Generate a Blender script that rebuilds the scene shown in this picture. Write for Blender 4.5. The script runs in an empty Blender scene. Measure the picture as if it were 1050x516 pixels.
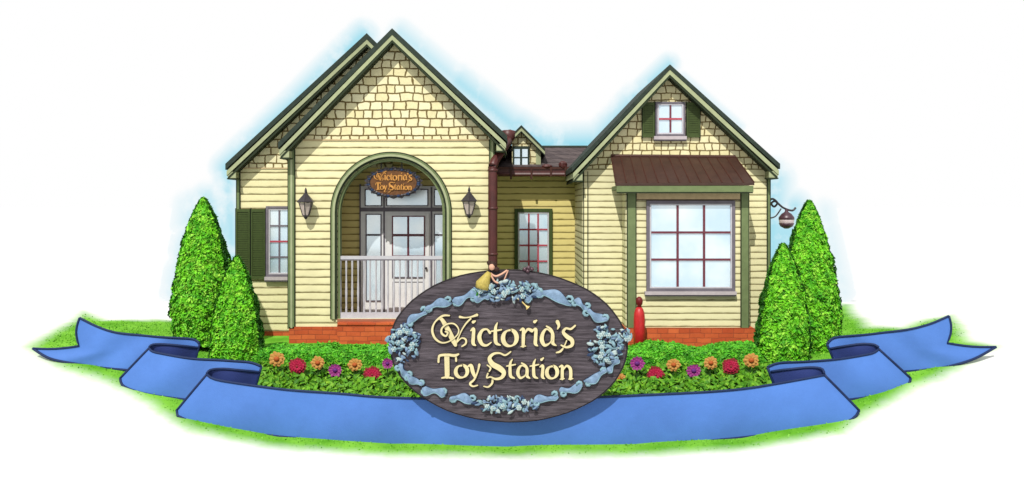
import bpy, math, random
import numpy as np
from mathutils import Vector, noise
from mathutils.geometry import tessellate_polygon
random.seed(7); np.random.seed(7)
scene = bpy.context.scene
COL = scene.collection
PI = math.pi
# ------------------------------------------------------------------ camera geometry
CY, CZ, F, W0, HZ = -26.0, 3.5, 1040.0, 525.0, 212.0
def X(px, Y): return (px - W0) * (Y - CY) / F
def Z(py, Y): return CZ - (py - HZ) * (Y - CY) / F
def P(px, py, Y): return Vector((X(px, Y), Y, Z(py, Y)))
# ------------------------------------------------------------------ materials
def lin(c):
    return tuple(((v/255)/12.92 if v/255 <= .04045 else ((v/255+.055)/1.055)**2.4) for v in c)
LIT = 1.62
def alb(c, k=LIT):
    return tuple(min(.93, v/k) for v in lin(c)) + (1,)
class NT:
    def __init__(s, name):
        s.m = bpy.data.materials.new(name); s.m.use_nodes = True
        s.n = s.m.node_tree.nodes; s.l = s.m.node_tree.links
        s.b = s.n['Principled BSDF']
        s.b.inputs['Specular IOR Level'].default_value = .2
    def node(s, t, **kw):
        o = s.n.new(t)
        for k, v in kw.items():
            if k.startswith('i_'): o.inputs[int(k[2:])].default_value = v
            else: setattr(o, k, v)
        return o
    def link(s, a, b): s.l.new(a, b)
    def math(s, op, a, b=None, c=None):
        o = s.node('ShaderNodeMath', operation=op)
        for i, v in enumerate((a, b, c)):
            if v is None: continue
            if isinstance(v, (int, float)): o.inputs[i].default_value = v
            else: s.link(v, o.inputs[i])
        return o.outputs[0]
    def mix(s, f, a, b, bt='MIX'):
        o = s.node('ShaderNodeMix', data_type='RGBA', blend_type=bt)
        for i, v in ((0, f), (6, a), (7, b)):
            if isinstance(v, (int, float)): o.inputs[i].default_value = v
            elif isinstance(v, tuple): o.inputs[i].default_value = v
            else: s.link(v, o.inputs[i])
        return o.outputs[2]
    def noise(s, scale, vec=None, detail=3, rough=.5):
        o = s.node('ShaderNodeTexNoise'); o.inputs['Scale'].default_value = scale
        o.inputs['Detail'].default_value = detail; o.inputs['Roughness'].default_value = rough
        if vec is not None: s.link(vec, o.inputs['Vector'])
        return o.outputs['Fac']
    def ramp(s, f, lo, hi):
        o = s.node('ShaderNodeMapRange'); o.inputs[1].default_value = lo; o.inputs[2].default_value = hi
        s.link(f, o.inputs[0]); return o.outputs[0]
    def pos(s):
        return s.node('ShaderNodeTexCoord').outputs['Object']
    def bump(s, h, strength=.3, dist=.02):
        o = s.node('ShaderNodeBump'); o.inputs['Strength'].default_value = strength; o.inputs['Distance'].default_value = dist
        s.link(h, o.inputs['Height']); s.link(o.outputs[0], s.b.inputs['Normal'])
    def color(s, c): s.link(c, s.b.inputs['Base Color'])
def scale_c(c, k): return tuple(v*k for v in c[:3]) + (1,)
def plain(name, rgb, rough=.6, var=.12, scale=6, metal=0, spec=.2, bump=.15, k=LIT):
    t = NT(name); c = alb(rgb, k); p = t.pos()
    n = t.noise(scale, p, 4, .6)
    t.color(t.mix(t.ramp(n, .3, .7), scale_c(c, 1-var), scale_c(c, 1+var)))
    t.b.inputs['Roughness'].default_value = rough; t.b.inputs['Metallic'].default_value = metal
    t.b.inputs['Specular IOR Level'].default_value = spec
    if bump: t.bump(t.noise(scale*5, p), bump, .01)
    return t.m
def siding(name, rgb, line, pitch, k=LIT):
    t = NT(name); p = t.pos()
    sep = t.node('ShaderNodeSeparateXYZ'); t.link(p, sep.inputs[0])
    mp = t.node('ShaderNodeMapping'); t.link(p, mp.inputs[0]); mp.inputs['Scale'].default_value = (1.1, 1.1, 5)
    w = t.noise(1.3, mp.outputs[0], 3)
    z = t.math('ADD', sep.outputs[2], t.math('MULTIPLY', t.math('SUBTRACT', w, .5), .025))
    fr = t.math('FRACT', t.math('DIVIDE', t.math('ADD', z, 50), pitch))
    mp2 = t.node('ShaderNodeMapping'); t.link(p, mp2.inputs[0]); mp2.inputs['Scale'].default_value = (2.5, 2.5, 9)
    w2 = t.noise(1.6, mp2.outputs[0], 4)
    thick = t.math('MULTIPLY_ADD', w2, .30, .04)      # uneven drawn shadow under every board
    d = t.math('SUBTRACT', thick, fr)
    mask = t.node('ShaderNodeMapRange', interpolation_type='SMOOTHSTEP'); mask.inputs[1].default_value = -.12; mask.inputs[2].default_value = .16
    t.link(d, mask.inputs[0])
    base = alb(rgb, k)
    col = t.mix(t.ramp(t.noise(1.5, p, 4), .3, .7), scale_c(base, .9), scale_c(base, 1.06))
    col = t.mix(t.ramp(fr, .1, .7), scale_c(base, .9), col)  # drawn shading: each board darker towards its lower edge
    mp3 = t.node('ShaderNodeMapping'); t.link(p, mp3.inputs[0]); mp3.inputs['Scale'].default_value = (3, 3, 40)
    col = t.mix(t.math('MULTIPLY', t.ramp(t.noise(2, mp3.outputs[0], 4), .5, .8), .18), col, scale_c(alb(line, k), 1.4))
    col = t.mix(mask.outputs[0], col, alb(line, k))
    t.color(col); t.b.inputs['Roughness'].default_value = .75
    h = t.math('SUBTRACT', 1.0, fr)
    t.bump(t.math('SUBTRACT', h, mask.outputs[0]), .35, .02)
    return t.m
def bricktex(name, c1, c2, mortar, bw, rh, ms, wob=.03, swz='xz', offset=.5, k=LIT, rough=.8, bump=.5):
    t = NT(name); p = t.pos()
    sep = t.node('ShaderNodeSeparateXYZ'); t.link(p, sep.inputs[0])
    cmb = t.node('ShaderNodeCombineXYZ')
    if swz == 'xz': t.link(t.math('ADD', sep.outputs[0], sep.outputs[1]), cmb.inputs[0]); t.link(sep.outputs[2], cmb.inputs[1])
    nz = t.node('ShaderNodeTexNoise'); nz.inputs['Scale'].default_value = 2.6; t.link(p, nz.inputs['Vector']); nz.inputs['Detail'].default_value = 3
    sc = t.node('ShaderNodeVectorMath', operation='MULTIPLY_ADD'); t.link(nz.outputs['Color'], sc.inputs[0])
    sc.inputs[1].default_value = (wob*4, wob*2.2, 0); t.link(cmb.outputs[0], sc.inputs[2])
    b = t.node('ShaderNodeTexBrick', offset=offset, squash=.75, squash_frequency=3)
    t.link(sc.outputs[0], b.inputs['Vector'])
    b.inputs['Color1'].default_value = alb(c1, k); b.inputs['Color2'].default_value = alb(c2, k); b.inputs['Mortar'].default_value = alb(mortar, k)
    b.inputs['Scale'].default_value = 1; b.inputs['Mortar Size'].default_value = ms; b.inputs['Mortar Smooth'].default_value = .6
    b.inputs['Brick Width'].default_value = bw; b.inputs['Row Height'].default_value = rh
    n = t.ramp(t.noise(5, p, 5, .7), .25, .75)
    t.color(t.mix(.4, b.outputs['Color'], t.mix(n, (.55, .55, .55, 1), (1.25, 1.25, 1.25, 1)), 'MULTIPLY'))
    t.b.inputs['Roughness'].default_value = rough
    t.bump(t.math('SUBTRACT', 1.0, b.outputs['Fac']), bump, .02)
    return t.m
def leafmat(name, light, mid, dark, sc=5, k=LIT):
    t = NT(name); p = t.pos()
    geo = t.node('ShaderNodeNewGeometry')
    n = t.ramp(t.noise(sc, p, 3, .6), .36, .62)
    r = geo.outputs['Random Per Island']
    a = t.mix(n, alb(dark, k), alb(mid, k))
    f = t.math('MULTIPLY', t.ramp(t.noise(sc*1.7, p, 2), .45, .68), t.ramp(r, .1, 1.0))
    c = t.mix(f, a, alb(light, k))
    t.color(t.mix(t.ramp(r, 0, .25), scale_c(alb(dark, k), .8), c))
    t.b.inputs['Roughness'].default_value = .55
    tr = t.b.inputs.get('Transmission Weight')
    return t.m
M = {}
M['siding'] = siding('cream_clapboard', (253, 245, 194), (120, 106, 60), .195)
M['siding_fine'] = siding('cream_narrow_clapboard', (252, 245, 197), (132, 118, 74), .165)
M['siding_shaded'] = siding('shaded_clapboard', (246, 228, 150), (128, 112, 58), .187)  # cream siding with shade mixed into its colour, for porch and recess
M['shingle'] = bricktex('cream_shingle', (254, 248, 206), (246, 236, 184), (122, 102, 58), .31, .215, .026, .045)
M['shingle_small'] = bricktex('cream_small_shingle', (254, 247, 202), (244, 234, 180), (128, 108, 64), .25, .185, .022, .04)
M['brick'] = bricktex('red_brick', (226, 112, 62), (200, 84, 46), (176, 84, 54), .36, .12, .01, .02)
M['sage'] = plain('sage_trim', (172, 180, 140), .6, .1)
M['green_trim'] = plain('green_trim', (118, 134, 90), .6, .12)
M['line'] = plain('dark_green_edge', (42, 54, 34), .7, .15)
M['brown_line'] = plain('dark_brown_edge', (70, 52, 38), .7, .15)
M['roof'] = plain('dark_roof_edge', (50, 62, 54), .8, .25, 9, bump=.4)
M['roof_grey'] = bricktex('grey_roof_shingle', (104, 92, 92), (84, 74, 76), (58, 50, 52), .3, .13, .012, .02)
M['shutter'] = plain('dark_green_shutter', (70, 86, 42), .55, .15, 10)
M['white'] = plain('white_paint', (250, 250, 250), .5, .05)
M['greyframe'] = plain('grey_window_frame', (118, 112, 122), .5, .15)
M['lightgrey'] = plain('light_grey_paint', (206, 204, 212), .5, .08)
M['muntin'] = plain('maroon_glazing_bar', (120, 60, 72), .5, .12)
M['redmuntin'] = plain('red_glazing_bar', (190, 80, 96), .5, .12)
M['maroon'] = plain('maroon_gutter', (84, 36, 34), .45, .25, 5, spec=.4)
M['awning'] = plain('brown_metal_awning', (70, 46, 37), .5, .2, 4, spec=.3)
M['awning_dark'] = plain('dark_brown_seam', (78, 44, 36), .5, .2)
M['frieze'] = plain('tan_frieze', (214, 190, 146), .6, .12)
M['sill_grey'] = plain('grey_sill', (196, 186, 190), .5, .1)
M['porch_floor'] = plain('porch_floor', (170, 110, 84), .6, .1)
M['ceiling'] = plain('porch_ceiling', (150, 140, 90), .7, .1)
def glass():
    t = NT('window_glass'); p = t.pos()
    n = t.ramp(t.noise(.9, p, 3), .35, .65)
    t.color(t.mix(n, alb((200, 224, 240), 1.15), alb((232, 243, 248), 1.15)))
    t.b.inputs['Roughness'].default_value = .22; t.b.inputs['Metallic'].default_value = .6
    return t.m
M['glass'] = glass()
M['dark_metal'] = plain('dark_lantern_metal', (62, 56, 62), .4, .2, metal=.2, spec=.5)
M['lantern_glass'] = plain('smoky_lantern_glass', (206, 190, 182), .25, .25, 12, spec=.6)
M['ball'] = plain('pink_white_lamp_globe', (226, 206, 210), .25, .15, 8, spec=.5)
M['ball_dark'] = plain('plum_lamp_cap', (78, 48, 60), .4, .2, spec=.5)
M['red'] = plain('red_painted_post', (206, 40, 44), .4, .2, 7, spec=.4)
M['darkred'] = plain('dark_red_knob', (120, 32, 34), .45, .2, 7)
def signwood():
    t = NT('dark_carved_wood'); p = t.pos()
    mp = t.node('ShaderNodeMapping'); t.link(p, mp.inputs[0]); mp.inputs['Scale'].default_value = (.7, 1, 9)
    n = t.noise(2.2, mp.outputs[0], 6, .65)
    mp2 = t.node('ShaderNodeMapping'); t.link(p, mp2.inputs[0]); mp2.inputs['Scale'].default_value = (1.5, 1, 34)
    n2 = t.noise(2.0, mp2.outputs[0], 5, .6)
    c = t.mix(t.ramp(n, .34, .66), alb((50, 44, 50)), alb((104, 96, 104)))
    c = t.mix(t.math('MULTIPLY', t.ramp(n2, .48, .66), .7), c, alb((34, 28, 31)))
    t.color(c); t.b.inputs['Roughness'].default_value = .7
    t.bump(t.math('ADD', n, n2), .5, .02)
    return t.m
M['signwood'] = signwood()
M['signrim'] = plain('dark_sign_rim', (42, 36, 40), .6, .2)
M['cream'] = plain('gilded_cream_lettering', (226, 214, 164), .45, .1, 8, spec=.4)
M['goldtext'] = plain('gold_lettering', (214, 150, 66), .45, .2, 14, spec=.4)
M['amber'] = plain('amber_sign_board', (112, 74, 42), .6, .3, 12)
M['textshadow'] = plain('black_lettering_shadow', (52, 38, 30), .7, .1)
M['scroll'] = plain('blue_carved_scroll', (124, 152, 182), .55, .22, 14)
M['scroll_dark'] = plain('deep_blue_carving_and_shadow', (44, 64, 98), .6, .2, 14)
M['scroll_teal'] = plain('pale_teal_petal_and_highlight', (136, 172, 184), .55, .2, 20)
M['scroll_white'] = plain('ivory_petal', (184, 204, 204), .5, .1, 20)
M['yellow_dress'] = plain('yellow_carved_dress', (190, 172, 88), .5, .2, 20)
M['skin'] = plain('carved_skin', (226, 176, 150), .55, .08)
M['hair'] = plain('brown_carved_hair', (58, 34, 26), .6, .2, 20)
M['gold'] = plain('gold_trumpet', (232, 206, 130), .35, .15, metal=.1, spec=.6)
def ribbonmat(name, c, dark=.85):
    t = NT(name); p = t.pos()
    n = t.ramp(t.noise(.7, p, 4, .55), .3, .7); n2 = t.noise(5, p, 5, .7)
    a = alb(c)
    cc = t.mix(n, scale_c(a, dark), scale_c(a, 1.08))
    t.color(t.mix(t.math('MULTIPLY', t.ramp(n2, .4, .7), .12), cc, scale_c(a, .7)))
    t.b.inputs['Roughness'].default_value = .6; t.b.inputs['Sheen Weight'].default_value = .1
    n3 = t.noise(60, p, 3, .7); t.bump(t.math('ADD', n2, t.math('MULTIPLY', n3, .3)), .3, .03)
    return t.m
M['ribbon'] = ribbonmat('blue_ribbon_cloth', (82, 130, 212))
M['ribbon_in'] = ribbonmat('shaded_ribbon_reverse', (48, 66, 134))  # darker blue inside the folds, shade put into the cloth colour
M['navy'] = plain('navy_ribbon_edge', (24, 44, 88), .6, .15)
M['topiary'] = leafmat('bright_topiary_leaf', (194, 252, 88), (132, 230, 38), (74, 174, 26), 4)
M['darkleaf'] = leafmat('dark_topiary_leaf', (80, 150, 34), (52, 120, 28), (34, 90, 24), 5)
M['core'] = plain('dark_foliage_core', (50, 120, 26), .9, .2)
M['hedge'] = leafmat('hedge_leaf', (150, 232, 70), (98, 204, 40), (56, 146, 24), 6)
M['cover'] = leafmat('low_leaf', (156, 206, 58), (106, 174, 36), (64, 130, 22), 5)
M['grass'] = leafmat('grass_blade', (150, 216, 80), (128, 202, 64), (104, 180, 50), 1.2)
M['bark'] = plain('brown_bark', (96, 72, 48), .9, .25, 14)
M['stem'] = plain('dark_green_stem', (50, 92, 30), .7, .15)
M['pet_red'] = plain('crimson_petal', (190, 34, 74), .5, .25, 25)
M['pet_redout'] = plain('brick_red_petal', (150, 48, 52), .5, .2, 25)
M['pet_orange'] = plain('peach_petal', (216, 158, 84), .5, .15, 25)
M['cen_orange'] = plain('burnt_orange_centre', (184, 92, 40), .6, .15, 25)
M['pet_purple'] = plain('purple_petal', (166, 62, 142), .5, .2, 25)
M['cen_purple'] = plain('violet_centre', (108, 40, 128), .6, .15, 25)
M['pet_yellow'] = plain('pale_yellow_petal', (220, 214, 90), .5, .15, 25)
# ------------------------------------------------------------------ mesh builder
class MB:
    def __init__(s): s.v = []; s.f = []; s.m = []
    def add(s, vs, fs, m=0):
        o = len(s.v); s.v += [tuple(v) for v in vs]
        for f in fs: s.f.append(tuple(i+o for i in f)); s.m.append(m)
        return s
    def box(s, x0, x1, y0, y1, z0, z1, m=0):
        vs = [(x, y, z) for z in (z0, z1) for y in (y0, y1) for x in (x0, x1)]
        return s.add(vs, [(0,2,3,1), (4,5,7,6), (0,1,5,4), (2,6,7,3), (0,4,6,2), (1,3,7,5)], m)
    def pbox(s, px0, px1, py0, py1, Y0, Y1, m=0):          # box whose front face stands in plane Y0
        return s.box(X(px0, Y0), X(px1, Y0), Y0, Y1, Z(py1, Y0), Z(py0, Y0), m)
    def prism(s, poly, y0, y1, m=0, holes=(), sides=True, back=True):
        loops = [list(poly)] + [list(h) for h in holes]
        flat = [p for l in loops for p in l]
        tris = tessellate_polygon([[Vector((p[0], p[1], 0)) for p in l] for l in loops])
        n = len(flat)
        vs = [(p[0], y0, p[1]) for p in flat] + [(p[0], y1, p[1]) for p in flat]
        fs = [tuple(t) for t in tris]
        if back: fs += [tuple(i+n for i in reversed(t)) for t in tris]
        if sides:
            o = 0
            for l in loops:
                k = len(l)
                for i in range(k):
                    a, b = o+i, o+(i+1) % k; fs.append((a, b, b+n, a+n))
                o += k
        return s.add(vs, fs, m)
    def bar(s, x0, z0, x1, z1, w, y0, y1, m=0):
        d = Vector((x1-x0, z1-z0)).normalized(); nx, nz = -d.y*w/2, d.x*w/2
        return s.prism([(x0-nx, z0-nz), (x1-nx, z1-nz), (x1+nx, z1+nz), (x0+nx, z0+nz)], y0, y1, m)
    def tube(s, pts, r, n=8, m=0, cap=True):
        pts = [Vector(p) for p in pts]; k = len(pts)
        rs = r if isinstance(r, (list, tuple)) else [r]*k
        vs = []; up = None
        for i, p in enumerate(pts):
            t = (pts[min(i+1, k-1)] - pts[max(i-1, 0)]).normalized()
            if up is None: up = t.orthogonal().normalized()
            up = (up - t*up.dot(t)).normalized(); b = t.cross(up)
            for j in range(n):
                a = 2*PI*j/n; vs.append(p + (up*math.cos(a) + b*math.sin(a))*rs[i])
        fs = [(i*n+j, i*n+(j+1) % n, (i+1)*n+(j+1) % n, (i+1)*n+j) for i in range(k-1) for j in range(n)]
        if cap: fs += [tuple(reversed(range(n))), tuple(range((k-1)*n, k*n))]
        return s.add(vs, fs, m)
    def ball(s, c, r, m=0, nu=12, nv=8, jit=0):
        r = r if isinstance(r, (tuple, list)) else (r, r, r)
        vs = [(c[0], c[1], c[2]+r[2])]
        for i in range(1, nv):
            a = PI*i/nv
            for j in range(nu):
                b = 2*PI*j/nu; k = 1+random.uniform(-jit, jit)
                vs.append((c[0]+r[0]*math.sin(a)*math.cos(b)*k, c[1]+r[1]*math.sin(a)*math.sin(b)*k, c[2]+r[2]*math.cos(a)*k))
        vs.append((c[0], c[1], c[2]-r[2]))
        fs = [(0, 1+j, 1+(j+1) % nu) for j in range(nu)]
        for i in range(nv-2):
            for j in range(nu): fs.append((1+i*nu+j, 1+(i+1)*nu+j, 1+(i+1)*nu+(j+1) % nu, 1+i*nu+(j+1) % nu))
        e = len(vs)-1; fs += [(e, e-nu+(j+1) % nu, e-nu+j) for j in range(nu)]
        return s.add(vs, fs, m)
    def lathe(s, c, prof, n=16, m=0):
        vs = []; k = len(prof)
        for r, z in prof:
            for j in range(n):
                a = 2*PI*j/n+PI/n; vs.append((c[0]+r*math.cos(a), c[1]+r*math.sin(a), c[2]+z))
        fs = [(i*n+j, i*n+(j+1) % n, (i+1)*n+(j+1) % n, (i+1)*n+j) for i in range(k-1) for j in range(n)]
        fs += [tuple(reversed(range(n))), tuple(range((k-1)*n, k*n))]
        return s.add(vs, fs, m)
    def grid(s, rows, m=0):
        a = len(rows); b = len(rows[0])
        return s.add([p for r in rows for p in r], [(i*b+j, i*b+j+1, (i+1)*b+j+1, (i+1)*b+j) for i in range(a-1) for j in range(b-1)], m)
    def build(s, name, mats, parent=None, smooth=False, bevel=0):
        o0 = Vector((0, 0, 0))
        r = parent
        while r is not None: o0 += r.location; r = r.parent
        me = bpy.data.meshes.new(name)
        me.from_pydata([(v[0]-o0.x, v[1]-o0.y, v[2]-o0.z) for v in s.v], [], s.f)
        if not isinstance(mats, (list, tuple)): mats = [mats]
        for m in mats: me.materials.append(M[m] if isinstance(m, str) else m)
        me.polygons.foreach_set('material_index', s.m)
        if smooth: me.polygons.foreach_set('use_smooth', [True]*len(s.f))
        me.update()
        o = bpy.data.objects.new(name, me); COL.objects.link(o)
        if parent is not None: o.parent = parent
        if bevel:
            b = o.modifiers.new('bevel', 'BEVEL'); b.width = bevel; b.segments = 2; b.limit_method = 'ANGLE'
        return o
def tag(o, label=None, cat=None, group=None, kind=None):
    if label: o['label'] = label
    if cat: o['category'] = cat
    if group: o['group'] = group
    if kind: o['kind'] = kind
    return o
def empty(name, loc, label, cat, group=None):
    o = bpy.data.objects.new(name, None); COL.objects.link(o); o.location = loc
    o.empty_display_size = .2
    return tag(o, label, cat, group)
def crom(pts, n=8):
    P_ = [Vector(p) for p in pts]; out = []
    for i in range(len(P_)-1):
        p0 = P_[max(i-1, 0)]; p1 = P_[i]; p2 = P_[i+1]; p3 = P_[min(i+2, len(P_)-1)]
        for k in range(n):
            t = k/n
            out.append(.5*((2*p1) + (p2-p0)*t + (2*p0-5*p1+4*p2-p3)*t*t + (3*p1-p0-3*p2+p3)*t**3))
    out.append(P_[-1]); return out
def resample(pts, n):
    P_ = [Vector(p) for p in pts]; L = [0]
    for a, b in zip(P_, P_[1:]): L.append(L[-1]+(b-a).length)
    out = []; j = 0
    for i in range(n):
        t = L[-1]*i/(n-1)
        while j < len(L)-2 and L[j+1] < t: j += 1
        f = (t-L[j])/max(L[j+1]-L[j], 1e-9); out.append(P_[j].lerp(P_[j+1], min(max(f, 0), 1)))
    return out
# ------------------------------------------------------------------ terrain
ctrl = []
def rib(px, py, Y, dz=0): ctrl.append((X(px, Y), Y, Z(py, Y)+dz))
for px, py, Y in ((181,425,-4.9),(285,448,-5.2),(400,457,-5.45),(521,460,-5.55),(650,457,-5.45),(760,449,-5.25),(881,425,-4.9),
                  (123,396,-4.1),(188,410,-4.3),(934,393,-4.1),(872,411,-4.3),(76,374,-3.3),(125,380,-3.4),(969,378,-3.3),(927,382,-3.4)):
    rib(px, py, Y)
for x in (-7.6, -4, 0, 4, 7.2):
    for y in (-1.2, 2, 6): ctrl.append((x, y, 0.0))
for x in (-12, 12): ctrl += [(x, 2, .42), (x, 6, .42), (x, -2.4, .3)]
ctrl += [(-10, 2, .42), (9.3, 1, .5), (10, 3, .42), (-4, -8, -1.5), (0, -8, -1.55), (4, -8, -1.5), (-8, -6.5, -1.1), (8, -6.5, -1.1), (-11, -5, -.6), (11, -5, -.6)]
for a in range(12):
    ctrl.append((70*math.cos(a*PI/6), 70*math.sin(a*PI/6), -.9))
CT = np.array(ctrl); nC = len(CT)
dm = np.sqrt(((CT[:, None, :2]-CT[None, :, :2])**2).sum(-1))
Amat = np.zeros((nC+1, nC+1)); Amat[:nC, :nC] = dm; Amat[:nC, nC] = 1; Amat[nC, :nC] = 1
WG = np.linalg.solve(Amat, np.append(CT[:, 2], 0))
def gz_arr(xy):
    xy = np.asarray(xy, float).reshape(-1, 2); out = np.empty(len(xy))
    for i in range(0, len(xy), 20000):
        q = xy[i:i+20000]; d = np.sqrt(((q[:, None]-CT[None, :, :2])**2).sum(-1)); out[i:i+20000] = d@WG[:nC]+WG[nC]
    r = np.hypot(xy[:, 0], xy[:, 1]); k = np.clip((r-45)/25, 0, 1)
    return out*(1-k)-.9*k
def gz(x, y): return float(gz_arr([(x, y)])[0])
def hit(px, py):                                           # where the lawn edge lies on the terrain
    lo = None
    Y = -18.0; prev = None
    while Y < 16:
        z = Z(py, Y); g = gz(X(px, Y), Y)
        if z <= g: return (X(px, Y), Y)
        Y += .1
    return (X(px, 8), 8)
lawn = [hit(*p) for p in ((22,356),(60,381),(112,400),(150,420),(168,432),(190,445),(285,462),(400,470),(521,472),(650,470),(760,464),(868,447),
                          (892,430),(935,406),(965,392),(1000,372),(1030,356),(998,350),(978,322),(955,326),(925,336),(895,334),(882,324),(872,308))]
lawn += [(8.6, 3.5), (-9.0, 3.0)] + [hit(*p) for p in ((150,328),(110,328),(85,318),(70,330),(40,346))]
LP = np.array(lawn)
def poly_sd(xy):                                           # signed distance, positive inside
    xy = np.asarray(xy, float); d = np.full(len(xy), 1e9); ins = np.zeros(len(xy), bool)
    for i in range(len(LP)):
        a = LP[i]; b = LP[(i+1) % len(LP)]; ab = b-a
        t = np.clip(((xy-a)@ab)/(ab@ab), 0, 1); d = np.minimum(d, np.hypot(*(xy-(a+t[:, None]*ab)).T))
        c = ((a[1] > xy[:, 1]) != (b[1] > xy[:, 1])) & (xy[:, 0] < (b[0]-a[0])*(xy[:, 1]-a[1])/(b[1]-a[1]+1e-12)+a[0])
        ins ^= c
    return np.where(ins, d, -d)
xs = np.concatenate([[-3000, -800, -250, -110, -70, -45, -30, -22, -17], np.arange(-14, 14.01, .11), [17, 22, 30, 45, 70, 110, 250, 800, 3000]])
ys = np.concatenate([[-3000, -800, -250, -110, -70, -45, -30, -20, -13], np.arange(-9.5, 7.01, .11), [9, 12, 17, 25, 40, 60, 110, 250, 800, 3000]])
GX, GY = np.meshgrid(xs, ys); xy = np.stack([GX.ravel(), GY.ravel()], 1); gzv = gz_arr(xy)
mb = MB(); nx = len(xs); ny = len(ys)
mb.v = [(a, b, c) for (a, b), c in zip(xy.tolist(), gzv.tolist())]
mb.f = [(j*nx+i, j*nx+i+1, (j+1)*nx+i+1, (j+1)*nx+i) for j in range(ny-1) for i in range(nx-1)]; mb.m = [0]*len(mb.f)
t = NT('white_ground_with_lawn')
at = t.node('ShaderNodeAttribute', attribute_name='lawn'); p = t.pos()
n = t.noise(2.2, p, 5, .7)
f = t.math('ADD', at.outputs['Fac'], t.math('MULTIPLY', t.math('SUBTRACT', n, .5), .35))
sm = t.node('ShaderNodeMapRange', interpolation_type='SMOOTHSTEP'); sm.inputs[1].default_value = .12; sm.inputs[2].default_value = .85; t.link(f, sm.inputs[0])
gcol = t.mix(t.ramp(t.noise(1.1, p, 5, .6), .35, .65), alb((96, 168, 44)), alb((138, 206, 72)))
t.color(t.mix(sm.outputs[0], (.62, .62, .62, 1), gcol)); t.b.inputs['Roughness'].default_value = .95; t.b.inputs['Specular IOR Level'].default_value = 0
M['ground'] = t.m
ground = mb.build('ground', 'ground', smooth=True); tag(ground, kind='structure')
sd = poly_sd(xy)
av = np.clip(.5+(sd-.12)/1.0, 0, 1)
at = ground.data.attributes.new('lawn', 'FLOAT', 'POINT'); at.data.foreach_set('value', av.astype(np.float32))
# grass blades
def blades(name, mat, pts, h, w, tilt=.5):
    pts = np.asarray(pts); N = len(pts); base = np.empty((N, 3)); base[:, :2] = pts; base[:, 2] = gz_arr(pts)-.01
    a = np.random.rand(N)*2*PI; hh = h*(.5+np.random.rand(N)); lean = np.random.randn(N, 2)*tilt*hh[:, None]
    dx = np.stack([np.cos(a), np.sin(a), 0*a], 1)*(w*(.6+.8*np.random.rand(N)))[:, None]/2
    top = base.copy(); top[:, 2] += hh; top[:, :2] += lean
    mid = (base+top)/2; mid[:, 2] += hh*.12
    V = np.stack([base-dx, base+dx, mid+dx*.8, mid-dx*.8, top], 1).reshape(-1, 3)
    m = MB(); m.v = V.tolist()
    m.f = [q for i in range(N) for q in ((5*i, 5*i+1, 5*i+2, 5*i+3), (5*i+3, 5*i+2, 5*i+4))]; m.m = [0]*len(m.f)
    return m.build(name, mat)
q = np.random.rand(90000, 2)*[26, 12]+[-13, -8.5]
s_ = poly_sd(q); q = q[(s_ > .0) & (np.random.rand(len(q)) < np.clip((s_-.15)/.5, 0, 1))]
q = q[~((np.abs(q[:, 0]+.1) < 7.3) & (q[:, 1] > -1.0))]
tag(blades('grass', 'grass', q, .03, .03), 'short bright green lawn grass fading out around the blue banner', 'grass', kind='stuff')
# ------------------------------------------------------------------ the shop building
B = empty('shop_building', (0, 0, 0), 'cream clapboard cottage shop with twin gables, arched porch and brick base', 'building')
SQ = math.sqrt(2)
def chevron(m, pk, lt, rt, o0, o1, y0, y1, mi=0):          # band between vertical offsets o0..o1 below a gable line
    top = [lt, pk, rt]
    poly = [(x, z-o0) for x, z in top] + [(x, z-o1) for x, z in reversed(top)]
    m.prism(poly, y0, y1, mi)
def gable_roof(pk, lt, rt, Yf, Yb, name='roof', d=.16, s=.13, left_ret=True, right_ret=True):
    pk = (X(pk[0], Yf), Z(pk[1], Yf)); lt = (X(lt[0], Yf), Z(lt[1], Yf)); rt = (X(rt[0], Yf), Z(rt[1], Yf))
    r = MB(); chevron(r, pk, lt, rt, 0, d, Yf, Yb)
    roof = r.build(name, 'roof', B)
    fm = MB(); chevron(fm, pk, (lt[0]+.03, lt[1]-.03), (rt[0]-.03, rt[1]-.03), d+.003, d+s, Yf+.015, Yb-.05, 0)
    chevron(fm, pk, (lt[0]+.06, lt[1]-.06), (rt[0]-.06, rt[1]-.06), d+s+.003, d+s+.07, Yf+.03, Yb-.08, 1)
    for ok, (tx, tz), sg in ((left_ret, lt, 1), (right_ret, rt, -1)):      # boxed eave return
        if not ok: continue
        x0, x1 = sorted((tx+sg*.05, tx+sg*.27)); fm.box(x0, x1, Yf+.04, Yf+.5, tz-d-s-.09, tz-d-s*.4, 0)
        fm.box(x0-.015, x1+.015, Yf+.03, Yf+.5, tz-d-s-.125, tz-d-s-.093, 1)
    fm.build('fascia', ['sage', 'line'], roof)
    return pk, lt, rt
def trim(px, py0, py1, wpx, Y, proud=.05, mat='green_trim', name='corner_board', light=None):
    x = X(px, Y); w = wpx*(Y-CY)/F/2; z0 = Z(py1, Y); z1 = Z(py0, Y)
    m = MB(); m.box(x-w, x+w, Y-proud, Y+.02, z0, z1, 0)
    m.box(x-w-.022, x-w-.002, Y-proud+.008, Y+.02, z0, z1, 1); m.box(x+w+.002, x+w+.022, Y-proud+.008, Y+.02, z0, z1, 1)
    if light: m.box(x-w*.25, x+w*.45, Y-proud-.012, Y-proud+.002, z0+.02, z1-.02, 2)
    return m.build(name, [mat, 'line', light or mat], B)
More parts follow.
